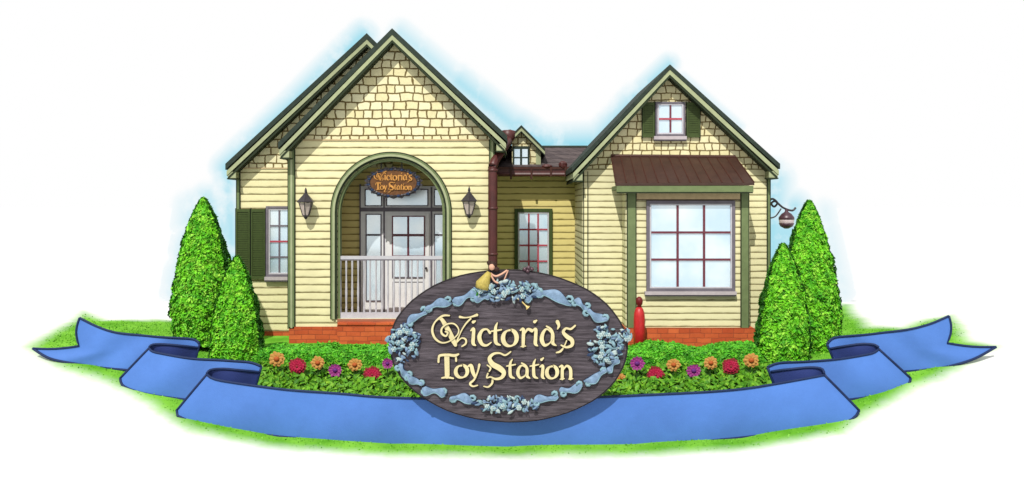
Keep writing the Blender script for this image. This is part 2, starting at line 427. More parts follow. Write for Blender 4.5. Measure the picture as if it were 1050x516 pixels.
# --- front gable block, wall plane Y = 0
pkA, ltA, rtA = gable_roof((402, 29), (285, 146), (520, 139), -.45, 6.5)
YA = 0.0; xl, xr = X(298, YA), X(507, YA); zb = Z(335, YA); zsplit = Z(143, YA)
acx = X(401, YA); aro = 55*26/F; acz = Z(218, YA); aflo = Z(327, YA)
arch = [(acx+aro, aflo)] + [(acx+aro*math.cos(a), acz+aro*math.sin(a)) for a in np.linspace(0, PI, 33)] + [(acx-aro, aflo)]
m = MB(); m.box(xl, acx-aro, YA, YA+.35, zb, zsplit); m.box(acx+aro, xr, YA, YA+.35, zb, zsplit)
m.box(acx-aro, acx+aro, YA, YA+.35, zb, aflo)
for (xa_, za_), (xb_, zb_2) in zip(arch[1:-2], arch[2:-1]):
    m.add([(xa_, YA, za_), (xb_, YA, zb_2), (xb_, YA, zsplit), (xa_, YA, zsplit), (xa_, YA+.35, za_), (xb_, YA+.35, zb_2), (xb_, YA+.35, zsplit), (xa_, YA+.35, zsplit)], [(0,1,2,3), (4,7,6,5), (0,4,5,1)])
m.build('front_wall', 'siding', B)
def roofz(x, pk, lt, rt, off):
    a = lt if x < pk[0] else rt; return pk[1]+(a[1]-pk[1])*(x-pk[0])/(a[0]-pk[0])-off
m = MB(); top = [(x, max(roofz(x, pkA, ltA, rtA, .28), zsplit+.02)) for x in (xl, pkA[0], xr)]
m.prism([(xl, zsplit+.003)] + [(xr, zsplit+.003), top[2], top[1], top[0]], YA-.012, YA+.33, 0)
m.box(xl, xr, YA-.035, YA, zsplit-.035, zsplit+.0, 1)
m.build('shingled_gable', ['shingle', 'frieze'], B)
m = MB()                                                   # side and rear walls
m.box(xl, xl+.2, .352, 6.3, 0, zsplit+.2); m.box(xr-.2, xr, .352, 6.3, 0, zsplit+.0); m.box(xl+.2, xr-.2, 6.1, 6.3, 0, zsplit)
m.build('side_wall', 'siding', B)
trim(299, 150, 337, 6, YA, name='corner_board', light='sage')
trim(504.5, 143, 337, 4.5, YA, name='corner_board', light='sage')
# arch casing
m = MB()
def archband(r0, r1, y0, y1, mi):
    o = [(acx+r1, aflo)] + [(acx+r1*math.cos(a), acz+r1*math.sin(a)) for a in np.linspace(0, PI, 41)] + [(acx-r1, aflo)]
    i = [(acx+r0, aflo)] + [(acx+r0*math.cos(a), acz+r0*math.sin(a)) for a in np.linspace(0, PI, 41)] + [(acx-r0, aflo)]
    n_ = len(o); vs = [(p[0], y0, p[1]) for p in o+i] + [(p[0], y1, p[1]) for p in o+i]; fs = []
    for k in range(n_-1):
        fs += [(k, k+1, n_+k+1, n_+k), (2*n_+k, 3*n_+k, 3*n_+k+1, 2*n_+k+1), (k, 2*n_+k, 2*n_+k+1, k+1), (n_+k, n_+k+1, 3*n_+k+1, 3*n_+k)]
    m.add(vs, fs, mi)
archband(aro+.003, aro+.055, -.03, .02, 1); archband(aro+.058, aro+.115, -.075, .0, 0); archband(aro+.118, aro+.155, -.05, .0, 2)
archband(aro+.158, aro+.185, -.02, .0, 1)
archband(aro-.06, aro-.002, .04, .3, 2)
m.build('arch_casing', ['sage', 'line', 'green_trim'], B)
# porch interior
YP = 1.6; m = MB()
m.box(xl+.2, acx-aro-.42, .352, YP+.1, aflo, 5.6, 0); 
m.box(acx+aro+.15, xr-.2, .352, YP+.1, aflo, 5.6, 0)
m.box(acx-aro-.42, acx+aro+.15, YP, YP+.12, aflo, 5.6, 0)
m.build('porch_wall', 'siding_shaded', B)
m = MB(); m.box(acx-aro-.42, acx+aro+.15, .352, YP, acz+aro+.25, acz+aro+.4); m.build('porch_ceiling', 'ceiling', B)
m = MB(); m.box(acx-aro-.42, acx+aro+.15, .352, YP, aflo-.2, aflo-.003); m.box(acx-aro+.01, acx+aro-.01, -.1, .35, aflo-.12, aflo-.003); m.build('porch_floor', 'porch_floor', B)
# entrance: sidelights, transom and door
YD = YP-.08
ent = MB(); ent.pbox(370, 463, 191, 327, YD, YP); ent.pbox(368.5, 370, 189, 327, YD+.01, YP, 1); ent.pbox(370, 463, 213, 217, YD-.03, YD, 1); ent.pbox(393, 394.6, 192, 326, YD-.02, YD, 1); ent.pbox(441.5, 443.2, 192, 326, YD-.02, YD, 1)
ent = ent.build('entrance_frame', ['white', 'greyframe'], B)
def pane_set(parent, rects, Y, mat='glass', edge='greyframe', name='pane'):
    for (a, b, c, d) in rects:
        m = MB(); m.pbox(a, b, c, d, Y-.012, Y-.002, 0)
        e = 1.1
        for q in ((a-e, a, c-e, d+e), (b, b+e, c-e, d+e), (a, b, c-e, c), (a, b, d, d+e)): m.pbox(*q, Y-.03, Y-.002, 1)
        m.build(name, [mat, edge], parent)
pane_set(ent, [(375, 390.5, 195, 210.5), (397, 438, 195, 210.5), (446, 458, 195, 210.5)], YD)
for a, b in ((376, 390), (446, 458)):
    pane_set(ent, [(a, b, 220.5, 240), (a, b, 242, 264), (a, b, 266.5, 308)], YD)
dr = MB(); dr.pbox(397, 440, 219, 326, YD-.045, YD-.003); dr.pbox(403, 434, 290, 320, YD-.06, YD-.047, 0)
for q in ((402.5, 403.3, 289, 321), (433.8, 434.6, 289, 321), (403.3, 433.8, 289, 289.8), (403.3, 433.8, 320.2, 321)): dr.pbox(*q, YD-.062, YD-.047, 1)
door = dr.build('door', ['white', 'greyframe'], B)
pane_set(door, [(403, 417.5, 222.5, 240), (419.5, 434.5, 222.5, 240), (403, 417.5, 242.5, 262), (419.5, 434.5, 242.5, 262)], YD-.045, edge='muntin')
pane_set(door, [(403, 417.5, 266, 284), (419.5, 434.5, 266, 284)], YD-.045)
m = MB(); m.ball((X(437.3, YD), YD-.1, Z(275, YD)), .035); m.build('door_handle', 'dark_metal', door, True)
# railing
YR = .1
rl = MB(); rl.pbox(346.5, 456, 262.6, 266, YR-.03, YR+.04); rl.pbox(346.5, 456, 320.5, 327, YR-.03, YR+.04); rl.pbox(346.5, 456, 266, 267.2, YR-.025, YR+.03, 1)
rl = rl.build('porch_railing', ['lightgrey', 'greyframe'], B)
k = 0; px = 349.0
while px < 455:
    m = MB(); w = .027; x = X(px, YR); z0, z1 = Z(320.5, YR), Z(267.2, YR)
    m.lathe((x, YR, z0), [(w, 0), (w, .12), (w*.75, .17), (w*1.15, .5), (w*.7, .95), (w, z1-z0-.1), (w, z1-z0)], 8)
    m.build('baluster', 'lightgrey', rl); px += 6.1
# --- set-back gable wing on the left
YB = 1.5
pkB, ltB, rtB = gable_roof((376, 34), (231, 168), (506, 163), 1.1, 6.4, right_ret=False)
YBp = YB; xb0 = X(243.5, YB); xb1 = X(306, YB); zbb = Z(340, YB); zs2 = Z(172, YB)
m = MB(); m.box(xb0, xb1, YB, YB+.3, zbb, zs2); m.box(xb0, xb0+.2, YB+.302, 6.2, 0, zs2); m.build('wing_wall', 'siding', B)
m = MB(); xm = pkB[0]; poly = [(xb0, zs2+.003), (X(402, YB), zs2+.003), (X(402, YB), roofz(X(402, YB), pkB, ltB, rtB, .3)), (xm, roofz(xm, pkB, ltB, rtB, .3)), (xb0, roofz(xb0, pkB, ltB, rtB, .3))]
m.prism(poly, YB-.012, YB+.28); m.box(xb0, xb1, YB-.03, YB, zs2-.03, zs2, 1); m.build('wing_gable', ['shingle', 'frieze'], B)
trim(244.5, 172, 340, 2.6, YB)
# windows
def window(a, b, c, d, Y, cols, rows, fr=4, frame='greyframe', mun='muntin', sill=True, inner='white', redrow=None, name='window', cw=2.0, rw=2.0):
    m = MB(); T = .09
    for q in ((a, a+fr, c, d), (b-fr, b, c, d), (a+fr, b-fr, c, c+fr), (a+fr, b-fr, d-fr, d)): m.pbox(*q, Y-T, Y+.01, 0)
    fi = fr+1.6
    for q in ((a+fr, a+fi, c+fr, d-fr), (b-fi, b-fr, c+fr, d-fr), (a+fi, b-fi, c+fr, c+fi), (a+fi, b-fi, d-fi, d-fr)): m.pbox(*q, Y-T+.02, Y+.01, 1)
    w = m.build(name, [frame, inner], B, bevel=.006)
    g = MB(); g.pbox(a+fi, b-fi, c+fi, d-fi, Y-.03, Y-.005); g.build('pane', 'glass', w)
    g = MB()
    for i in range(1, cols):
        x = a+fi+(b-a-2*fi)*i/cols; g.pbox(x-cw/2, x+cw/2, c+fi, d-fi, Y-.06, Y-.031)
    for j in range(1, rows):
        y = c+fi+(d-c-2*fi)*j/rows; g.pbox(a+fi, b-fi, y-rw/2, y+rw/2, Y-.068, Y-.0315, 1 if redrow and j in redrow else 0)
    if cols+rows > 2: g.build('glazing_bars', [mun, 'redmuntin'], w)
    if sill:
        g = MB(); g.pbox(a-1.5, b+1.5, d+.1, d+3.6, Y-T-.07, Y+.01, 0); g.pbox(a-1.2, b+1.2, d+3.7, d+5, Y-T-.04, Y+.01, 1); g.build('sill', ['sill_grey', 'greyframe'], w)
    return w
def shutter(a, b, c, d, Y, panels=1):
    s = MB(); s.pbox(a, b, c, d, Y-.05, Y+.01)
    e = .9
    s.pbox(a-e, a, c-e, d+e, Y-.045, Y+.01, 1); s.pbox(b, b+e, c-e, d+e, Y-.045, Y+.01, 1)
    for i in range(1, panels+0): pass
    y = c+4
    while y < d-4:
        s.pbox(a+1.6, b-1.6, y, y+1.4, Y-.066, Y-.051, 0); y += 2.3
    for q in ((a, a+1.3, c, d), (b-1.3, b, c, d), (a+1.3, b-1.3, c, c+3), (a+1.3, b-1.3, d-3, d)): s.pbox(*q, Y-.078, Y-.051, 0)
    return s.build('shutter', ['shutter', 'line'], B)
window(272.5, 300, 211.5, 284, YB, 2, 4, fr=2.6, inner='lightgrey', redrow=(2,), mun='greyframe', cw=1.6, rw=1.8)
shutter(242, 256, 214.5, 286, YB-.02); shutter(257.5, 271.5, 214.5, 286, YB-.02)
# --- recessed centre
YC = 3.5; m = MB(); xc0 = xr; xc1 = X(602, YC)
m.box(xc0, xc1, YC, YC+.3, -.1, Z(175, YC)); m.build('recessed_wall', 'siding_shaded', B)
window(527.5, 566.5, 214, 322, YC, 3, 6, fr=3.6, frame='shutter', inner='lightgrey', mun='redmuntin', sill=False, cw=1.7, rw=1.7)
YG = 3.05
rf = MB()
zg, zr = Z(174, YG), Z(151, 5.0)
rf.add([(xr-.3, YG, zg), (2.3, YG, zg), (2.3, 5.0, zr), (xr-.3, 5.0, zr), (xr-.3, YG, zg-.12), (2.3, YG, zg-.12), (2.3, 5.0, zr-.12), (xr-.3, 5.0, zr-.12)], [(0,1,2,3), (4,7,6,5), (0,4,5,1), (2,6,7,3)], 0)
rf.tube([(xr-.3, 5.0, zr), (2.3, 5.0, zr)], .05, 8, 1)
rf.add([(xr-.3, 5.0, zr-.02), (2.3, 5.0, zr-.02), (2.3, 7, zg-.3), (xr-.3, 7, zg-.3)], [(0,1,2,3)], 0)
rf.build('roof', ['roof_grey', 'roof'], B)
g = MB(); z0 = Z(180, YG-.12); z1 = Z(172, YG-.12)
g.box(xr+.05, X(589, YG), YG-.14, YG+.0, z0, z1, 0)
g.box(xr+.05, X(589, YG), YG-.17, YG-.141, z1-.05, z1+.02, 1)
g.tube([(xr+.05, YG-.12, z0+.03), (X(589, YG), YG-.12, z0+.03)], .06, 8, 0)
for px in (524, 545, 565, 580): g.pbox(px-1, px+1, 171, 184 if px in (545, 524) else 181, YG-.19, YG-.142, 1)
g.ball((X(577, YG), YG-.12, Z(169.5, YG)), (.13, .1, .12), 0, jit=.08); g.ball((X(561, YG), YG-.12, Z(171, YG)), (.15, .1, .07), 0, jit=.08)
g.build('gutter', ['maroon', 'awning_dark'], B)
dp = MB(); yy = -.14
dp.tube(crom([(X(523, 1.2), 1.2, Z(137, 1.2)), (X(519, .6), .6, Z(147, .6)), (X(511, .1), .1, Z(159, .1)), (X(505.5, yy), yy, Z(170, yy)), (X(505.3, yy), yy, Z(180, yy)), (X(505.3, yy), yy, Z(260, yy)), (X(505.3, yy), yy, Z(340, yy))], 6), .12, 10)
for py in (176, 215, 262, 305): dp.lathe((X(505.3, yy), yy, Z(py, yy)), [(.125, 0), (.14, .01), (.14, .05), (.125, .06)], 10)
dp.lathe((X(521, .9), .9, Z(146, .9)), [(.12, 0), (.19, .1), (.2, .3), (.13, .32)], 10)
dp.build('downspout', 'maroon', B, True)
# dormer
YM = 3.5
dm_ = MB(); dx0, dx1 = X(525, YM), X(554, YM); dz0 = Z(171.5, YM); pk = (X(534.5, YM), Z(129, YM)); lt = (X(518, YM), Z(145, YM)); rt = (X(558.5, YM), Z(153, YM))
lt2 = (dx0, roofz(dx0, pk, lt, rt, .1)); rt2 = (dx1, roofz(dx1, pk, lt, rt, .1))
dm_.prism([(dx0, dz0), (dx1, dz0), rt2, (pk[0], pk[1]-.1), lt2], YM, YM+1.2, 0)
dorm = dm_.build('dormer', 'shingle_small', B)
m = MB(); chevron(m, pk, lt, rt, 0, .07, YM-.25, YM+1.6, 0); chevron(m, pk, lt, rt, .073, .17, YM-.235, YM+1.5, 1); chevron(m, pk, lt, rt, .173, .2, YM-.22, YM+1.4, 0); m.build('dormer_roof', ['roof', 'sage'], dorm)
m = MB(); m.pbox(525.6, 543, 150, 171, YM-.03, YM-.003, 0); m.pbox(527.5, 541, 153, 169.5, YM-.045, YM-.032, 1); m.pbox(533.2, 535.4, 153, 169.5, YM-.06, YM-.047, 0); m.pbox(527.5, 541, 161, 162.3, YM-.056, YM-.047, 0)
m.pbox(549.5, 554.5, 152, 171, YM-.03, YM-.003, 2); m.build('window', ['roof', 'glass', 'sage'], dorm)
# --- right gable block
YE = .2
pkE, ltE, rtE = gable_roof((687, 66), (586.5, 171), (800, 168), YE-.45, 6.4, d=.13, s=.13)
xe0, xe1 = X(597.5, YE), X(789, YE); zs3 = Z(173, YE); zeb = Z(337, YE)
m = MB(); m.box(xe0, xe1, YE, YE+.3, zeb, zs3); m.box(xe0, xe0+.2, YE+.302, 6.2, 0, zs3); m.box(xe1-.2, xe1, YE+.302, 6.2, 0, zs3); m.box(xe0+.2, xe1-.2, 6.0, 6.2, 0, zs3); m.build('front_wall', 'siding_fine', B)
m = MB(); m.prism([(xe0, zs3+.003), (xe1, zs3+.003), (xe1, roofz(xe1, pkE, ltE, rtE, .25)), (pkE[0], pkE[1]-.25), (xe0, roofz(xe0, pkE, ltE, rtE, .25))], YE-.012, YE+.28)
m.build('shingled_gable', 'shingle_small', B)
trim(600.5, 176, 337, 3.2, YE, mat='siding_fine'); trim(788, 176, 337, 2.2, YE)
window(672.3, 702.8, 104.5, 139.5, YE-.012, 2, 2, fr=1.8, mun='muntin', inner='lightgrey', redrow=(1,), sill=True, cw=1.8, rw=1.8)
shutter(659, 671, 105, 141, YE-.02); shutter(704.5, 717.5, 105, 141, YE-.02)
# box bay
YW = -.65; bx0, bx1 = X(641.5, YW), X(768.5, YW); bz0 = Z(336, YW); bz1 = Z(190, YW)
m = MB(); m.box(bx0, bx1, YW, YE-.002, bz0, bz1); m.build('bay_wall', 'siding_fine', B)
for px, w in ((647.5, 8), (763.5, 7)): trim(px, 196, 336, w, YW)
m = MB(); m.pbox(653, 759, 197.5, 204.5, YW-.035, YW-.002, 0); m.pbox(653, 759, 204.5, 205.6, YW-.03, YW-.002, 1); m.build('frieze_board', ['frieze', 'brown_line'], B)
window(663, 754, 205.8, 299, YW, 3, 3, fr=3.2, mun='muntin', inner='lightgrey', sill=True, cw=2.2, rw=2.2)
# awning
Yt, Yl = YE-.03, -1.05
m = MB(); TL, TR, BL, BR = P(626.5, 160, Yt), P(754, 161, Yt), P(631.5, 188, Yl), P(773.5, 187.5, Yl)
dn = Vector((0, 0, -.06))
m.add([TL, TR, BR, BL, TL+dn, TR+dn, BR+dn, BL+dn], [(0,3,2,1), (4,5,6,7), (3,7,6,2), (0,4,7,3), (1,2,6,5)], 0)
for i in range(14):
    f = i/13; a = TL.lerp(TR, f); b = BL.lerp(BR, f); m.tube([a+Vector((0, 0, .01)), b+Vector((0, 0, .01))], .014, 6, 1)
m.tube([TL, TR], .045, 8, 1)
aw = m.build('awning', ['awning', 'awning_dark'], B)
m = MB(); xa, xb = BL.x+.02, BR.x-.02; zt = BL.z-.062
m.box(xa, xb, Yl+.01, Yl+.08, zt-.15, zt, 0); m.box(xa+.01, xb-.01, Yl+.02, Yl+.08, zt-.185, zt-.153, 1)
m.add([(xa, Yl+.082, zt), (xb, Yl+.082, zt), (xb, YE, zt), (xa, YE, zt), (xa, Yl+.082, zt-.1), (xb, Yl+.082, zt-.1), (xb, YE, zt-.1), (xa, YE, zt-.1)], [(0,1,2,3), (4,7,6,5), (0,3,7,4), (1,5,6,2)], 0)
m.build('awning_fascia', ['green_trim', 'line'], aw)
# brick base
for b_ in ((xl-.03, xr+.03, YA-.05, YA+.3, -.5, zb-.003), (X(346, -.3), X(458, -.3), -.35, YA-.052, -.6, aflo-.125),
           (xb0-.03, xl-.035, YB-.05, YB+.3, -.4, zbb-.003), (xe0, xe1+.03, YE-.05, YE+.3, -.5, zeb-.003),
           (bx0-.02, bx1+.1, YW-.05, YE-.052, -.7, bz0-.003), (xr+.035, xe0-.003, YC-.06, YC+.2, -.4, .2)):
    m = MB(); m.box(*b_); m.build('brick_base', 'brick', B)
m = MB(); m.box(X(346, -.36), X(458, -.36), -.38, .0, aflo-.12, aflo-.06); m.build('porch_step', 'brick', B, bevel=.01)
# ------------------------------------------------------------------ lanterns
def lantern(px, py, label):
    Y = YA; x, z = X(px, Y), Z(py, Y)
    r = empty('wall_lantern', (x, Y, z-.3), label, 'wall lantern', 'lanterns beside the arched porch')
    m = MB(); m.box(x-.045, x+.045, -.03, -.001, z-.35, z+.12); m.build('backplate', 'dark_metal', r, bevel=.01)
    m = MB(); m.tube(crom([(x, -.03, z-.1), (x, -.12, z+.22), (x, -.24, z+.3), (x, -.24, z+.2)], 6), .018, 8); m.build('bracket', 'dark_metal', r, True)
    c = (x, -.24, z); m = MB()
    m.lathe(c, [(.225, -.02), (.235, .0), (.115, .13), (.05, .2), (.05, .22)], 6); m.lathe(c, [(.02, .2), (.035, .26), (.03, .3), (.008, .36)], 10)
    m.build('cap', 'dark_metal', r)
    m = MB(); m.lathe(c, [(.08, -.34), (.175, -.025)], 6); m.build('glass', 'lantern_glass', r)
    m = MB()
    for j in range(6):
        a = PI/3*j+PI/6; m.tube([(x+.086*math.cos(a), -.24+.086*math.sin(a), z-.345), (x+.186*math.cos(a), -.24+.186*math.sin(a), z-.02)], .012, 6)
    m.lathe(c, [(.085, -.37), (.085, -.34)], 6); m.lathe(c, [(.01, -.45), (.04, -.42), (.06, -.372)], 8); m.build('cage', 'dark_metal', r)
lantern(315.5, 207, 'dark metal wall lantern left of the arched porch, by the green corner board')
lantern(481.5, 206, 'dark metal wall lantern right of the arched porch, next to the maroon downspout')
# globe lamp on scroll bracket
r = empty('bracket_lamp', (xe1, .6, Z(228, .6)), 'small round lamp hanging from a scrolled bracket on the right end wall', 'lamp')
m = MB(); Yk = .6
m.tube(crom([P(787.5, 207, Yk), P(792, 204, Yk), P(797, 208, Yk), P(794, 212, Yk), P(791, 209, Yk), P(795, 206.5, Yk), P(803, 213, Yk), P(812, 216, Yk), P(816, 213, Yk)], 6), .028, 7)
m.tube(crom([P(787.5, 224, Yk), P(795, 222, Yk), P(801, 214, Yk)], 6), .02, 6); m.build('bracket', 'dark_metal', r, True)
c = P(806.5, 226, Yk); m = MB(); m.ball(c, .2, 0, 16, 12); m.build('globe', 'ball', r, True)
m = MB(); m.lathe(c, [(.205, .02), (.2, .08), (.13, .17), (.05, .22), (.03, .3)], 14); m.lathe(c, [(.05, -.22), (.16, -.16), (.2, -.08), (.19, -.075)], 14); m.build('cap', 'ball_dark', r, True)
# ------------------------------------------------------------------ lettering
def stroke(m, pts, Y, mi, T, off, grow=0, depth=.03, n=7):
    """pts: (u, v, width) in sign units; T maps u,v -> x,z and gives scale"""
    q = crom([(a, b, c) for a, b, c in pts], n) if len(pts) > 2 else [Vector(pts[0]).lerp(Vector(pts[1]), i/4) for i in range(5)]
    L, R = [], []; k = len(q)
    for i, p in enumerate(q):
        t = q[min(i+1, k-1)]-q[max(i-1, 0)]; t = Vector((t.x, t.y)); t = t.normalized() if t.length > 1e-6 else Vector((1, 0))
        nrm = Vector((-t.y, t.x))*(max(p.z, 2)/2+grow)
        L.append((p.x+nrm.x, p.y+nrm.y)); R.append((p.x-nrm.x, p.y-nrm.y))
        if i == 0: t0 = t
    vs = []
    for i in range(k):
        y = Y-off-.0006*i
        for (u, v) in (L[i], R[i]):
            x, z = T(u, v); vs.append((x, y, z)); vs.append((x, y+depth, z))
    fs = []
    for i in range(k-1):
        a = 4*i; b = a+4
        fs += [(a, b, b+2, a+2), (a, a+1, b+1, b), (a+2, b+2, b+3, a+3)]
    fs += [(0, 2, 3, 1), (4*k-4, 4*k-3, 4*k-1, 4*k-2)]
    m.add(vs, fs, mi)
    for e, yo in ((q[0], 0), (q[-1], .0006*k)):
        rr = max(e.z, 2)/2+grow
        ring = [T(e.x+rr*math.cos(2*PI*j/10), e.y+rr*math.sin(2*PI*j/10)) for j in range(10)]
        y = Y-off-yo-.0011
        m.add([(a, y, b) for a, b in ring]+[(a, y+depth, b) for a, b in ring], [tuple(range(10))]+[(j, (j+1) % 10, 10+(j+1) % 10, 10+j) for j in range(10)], mi)
def oring(cx, cy, rx, ry, w):
    return [(cx+rx*math.sin(a), cy-ry*math.cos(a), 7+(w-7)*abs(math.sin(a+.25))) for a in np.linspace(0, 2*PI, 17)]
def serif(u, v, w=22): return [(u-w/2-3, v+2, 6), (u, v, 9), (u+w/2+3, v-2, 6)]
LINE1 = [
 [(88, 70, 10), (105, 72, 20), (135, 120, 28), (165, 180, 30), (186, 222, 20)],
 [(186, 222, 12), (215, 150, 8), (245, 100, 9), (275, 68, 10)],
 [(212, 58, 14), (240, 62, 8), (275, 58, 8), (312, 46, 16)],
 [(150, 50, 8), (110, 52, 12), (66, 88, 9), (50, 135, 13), (66, 182, 13), (105, 208, 9), (150, 200, 7), (195, 165, 7), (205, 130, 8), (180, 98, 8), (140, 98, 8), (108, 122, 10), (106, 152, 12), (130, 168, 10), (142, 148, 10), (128, 142, 8)],
 [(196, 205, 7), (222, 182, 7), (246, 190, 11), (246, 214, 11), (224, 230, 8)],
 [(276, 138, 8), (292, 128, 18), (291, 170, 20), (290, 212, 20), (304, 224, 8)], [(290, 88, 18), (302, 82, 9)],
 [(388, 150, 16), (370, 130, 10), (342, 138, 16), (326, 175, 24), (340, 214, 20), (368, 224, 12), (396, 206, 6)],
 [(432, 92, 6), (422, 118, 16), (420, 165, 21), (424, 208, 20), (448, 222, 8)], [(396, 142, 8), (425, 138, 10), (456, 132, 8)],
 oring(505, 180, 40, 47, 26),
 [(566, 136, 8), (584, 130, 18), (584, 180, 20), (583, 228, 18)], serif(584, 230), [(590, 158, 8), (610, 130, 14), (634, 138, 20)],
 [(640, 138, 8), (657, 130, 18), (656, 180, 20), (655, 214, 20), (668, 226, 7)], [(650, 86, 18), (662, 78, 9)],
 [(748, 150, 7), (722, 128, 10), (700, 150, 18), (692, 190, 24), (708, 222, 18), (736, 212, 8), (752, 190, 7)], [(720, 112, 9), (744, 128, 14), (756, 160, 20), (756, 208, 20), (776, 224, 7)],
 [(784, 86, 22), (792, 108, 16), (784, 128, 6)],
 [(888, 108, 10), (862, 128, 12), (834, 124, 12), (818, 146, 18), (840, 172, 24), (868, 192, 24), (868, 222, 18), (836, 234, 12), (806, 222, 9)],
 [(838, 196, 7), (822, 232, 8), (802, 258, 12), (778, 266, 8)]]
LINE2 = [
 [(86, 322, 12), (88, 298, 12), (96, 284, 14), (140, 280, 14), (180, 284, 16), (204, 276, 10)], [(188, 290, 10), (190, 316, 12)],
 [(130, 284, 20), (134, 340, 24), (136, 408, 24)], [(146, 290, 8), (148, 400, 7)], [(106, 416, 8), (138, 412, 12), (174, 418, 8)],
 oring(222, 376, 34, 36, 22),
 [(262, 346, 10), (278, 344, 20), (288, 380, 22), (302, 412, 14)], [(326, 338, 14), (316, 380, 9), (296, 424, 11), (272, 448, 13), (288, 464, 9), (316, 458, 7)],
 [(510, 262, 8), (478, 282, 10), (446, 270, 10), (410, 274, 14), (386, 300, 22), (404, 334, 30), (446, 358, 32), (470, 384, 26), (456, 412, 18), (422, 420, 12), (392, 408, 8), (370, 412, 8), (376, 388, 10)],
 [(372, 340, 7), (392, 356, 10), (384, 376, 8)], [(404, 424, 12), (400, 448, 12), (378, 468, 9), (352, 464, 6)],
 [(520, 306, 6), (508, 328, 14), (506, 366, 18), (510, 404, 18), (532, 416, 7)], [(486, 346, 7), (510, 342, 9), (538, 336, 7)],
 [(598, 354, 7), (576, 342, 9), (558, 358, 16), (552, 388, 20), (566, 414, 14), (590, 404, 8), (602, 388, 7)], [(574, 328, 8), (596, 342, 12), (606, 366, 18), (606, 402, 18), (622, 416, 7)],
 [(656, 306, 6), (646, 328, 14), (644, 366, 18), (648, 404, 18), (668, 416, 7)], [(624, 346, 7), (648, 342, 9), (674, 336, 7)],
 [(682, 350, 8), (698, 344, 16), (697, 380, 18), (696, 408, 18), (708, 418, 6)], [(690, 308, 15), (702, 298, 8)],
 oring(752, 380, 31, 36, 22),
 [(796, 350, 8), (812, 346, 16), (812, 380, 18), (812, 418, 18)], [(818, 366, 7), (838, 344, 12), (858, 358, 18), (862, 390, 19), (860, 418, 18)], serif(812, 420, 18), serif(862, 420, 18)]
# ------------------------------------------------------------------ big oval sign
YS = -5.8; sc = P(521.5, 355, YS)
S = empty('oval_sign', (sc.x, YS, sc.z-1.5), 'large dark oval wooden sign with cream lettering and blue carved ribbon wreath', 'sign')
SD = YS-CY; rx, rz_ = 122.5*SD/F, 78.5*SD/F; tl = math.radians(-1.2)
def ell(k, n=72, dx=0, dz=0, wob=0): 
    out = []
    for i in range(n):
        a = 2*PI*i/n; w = 1+wob*math.sin(a*9+1)+wob*math.sin(a*23)*.6
        u, v = rx*k*math.cos(a)*w, rz_*k*math.sin(a)*w
        out.append((sc.x+dx+u*math.cos(tl)-v*math.sin(tl), sc.z+dz+u*math.sin(tl)+v*math.cos(tl)))
    return out
m = MB(); m.prism(ell(.985, wob=.0015), YS, YS+.14, 0); 
front = ell(1, wob=.002); m.prism(ell(1, wob=.002), YS+.02, YS+.12, 1)
board = m.build('board', ['signwood', 'signrim'], S, bevel=.012)
for dx in (-1.1, 1.1):
    m = MB(); g0 = gz(sc.x+dx, -5.25)
    m.box(sc.x+dx-.06, sc.x+dx+.06, -5.3, -5.18, g0-.1, sc.z+.3); m.box(sc.x+dx-.04, sc.x+dx+.04, YS+.125, -5.302, sc.z-.3, sc.z-.2); m.build('post', 'signrim', S, bevel=.01)
def TS(u, v): return (X(435+u/5.735, YS), Z(315+v/5.735, YS))
for ln in (LINE1, LINE2):
    m = MB()
    for i, s_ in enumerate(ln):
        stroke(m, s_, YS, 1, TS, .012+.0003*i, grow=2.6, depth=.02)  # wider dark copy of each stroke forms a painted drop shadow
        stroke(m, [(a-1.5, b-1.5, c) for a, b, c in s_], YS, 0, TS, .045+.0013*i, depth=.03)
    m.build('lettering', ['cream', 'textshadow'], S)
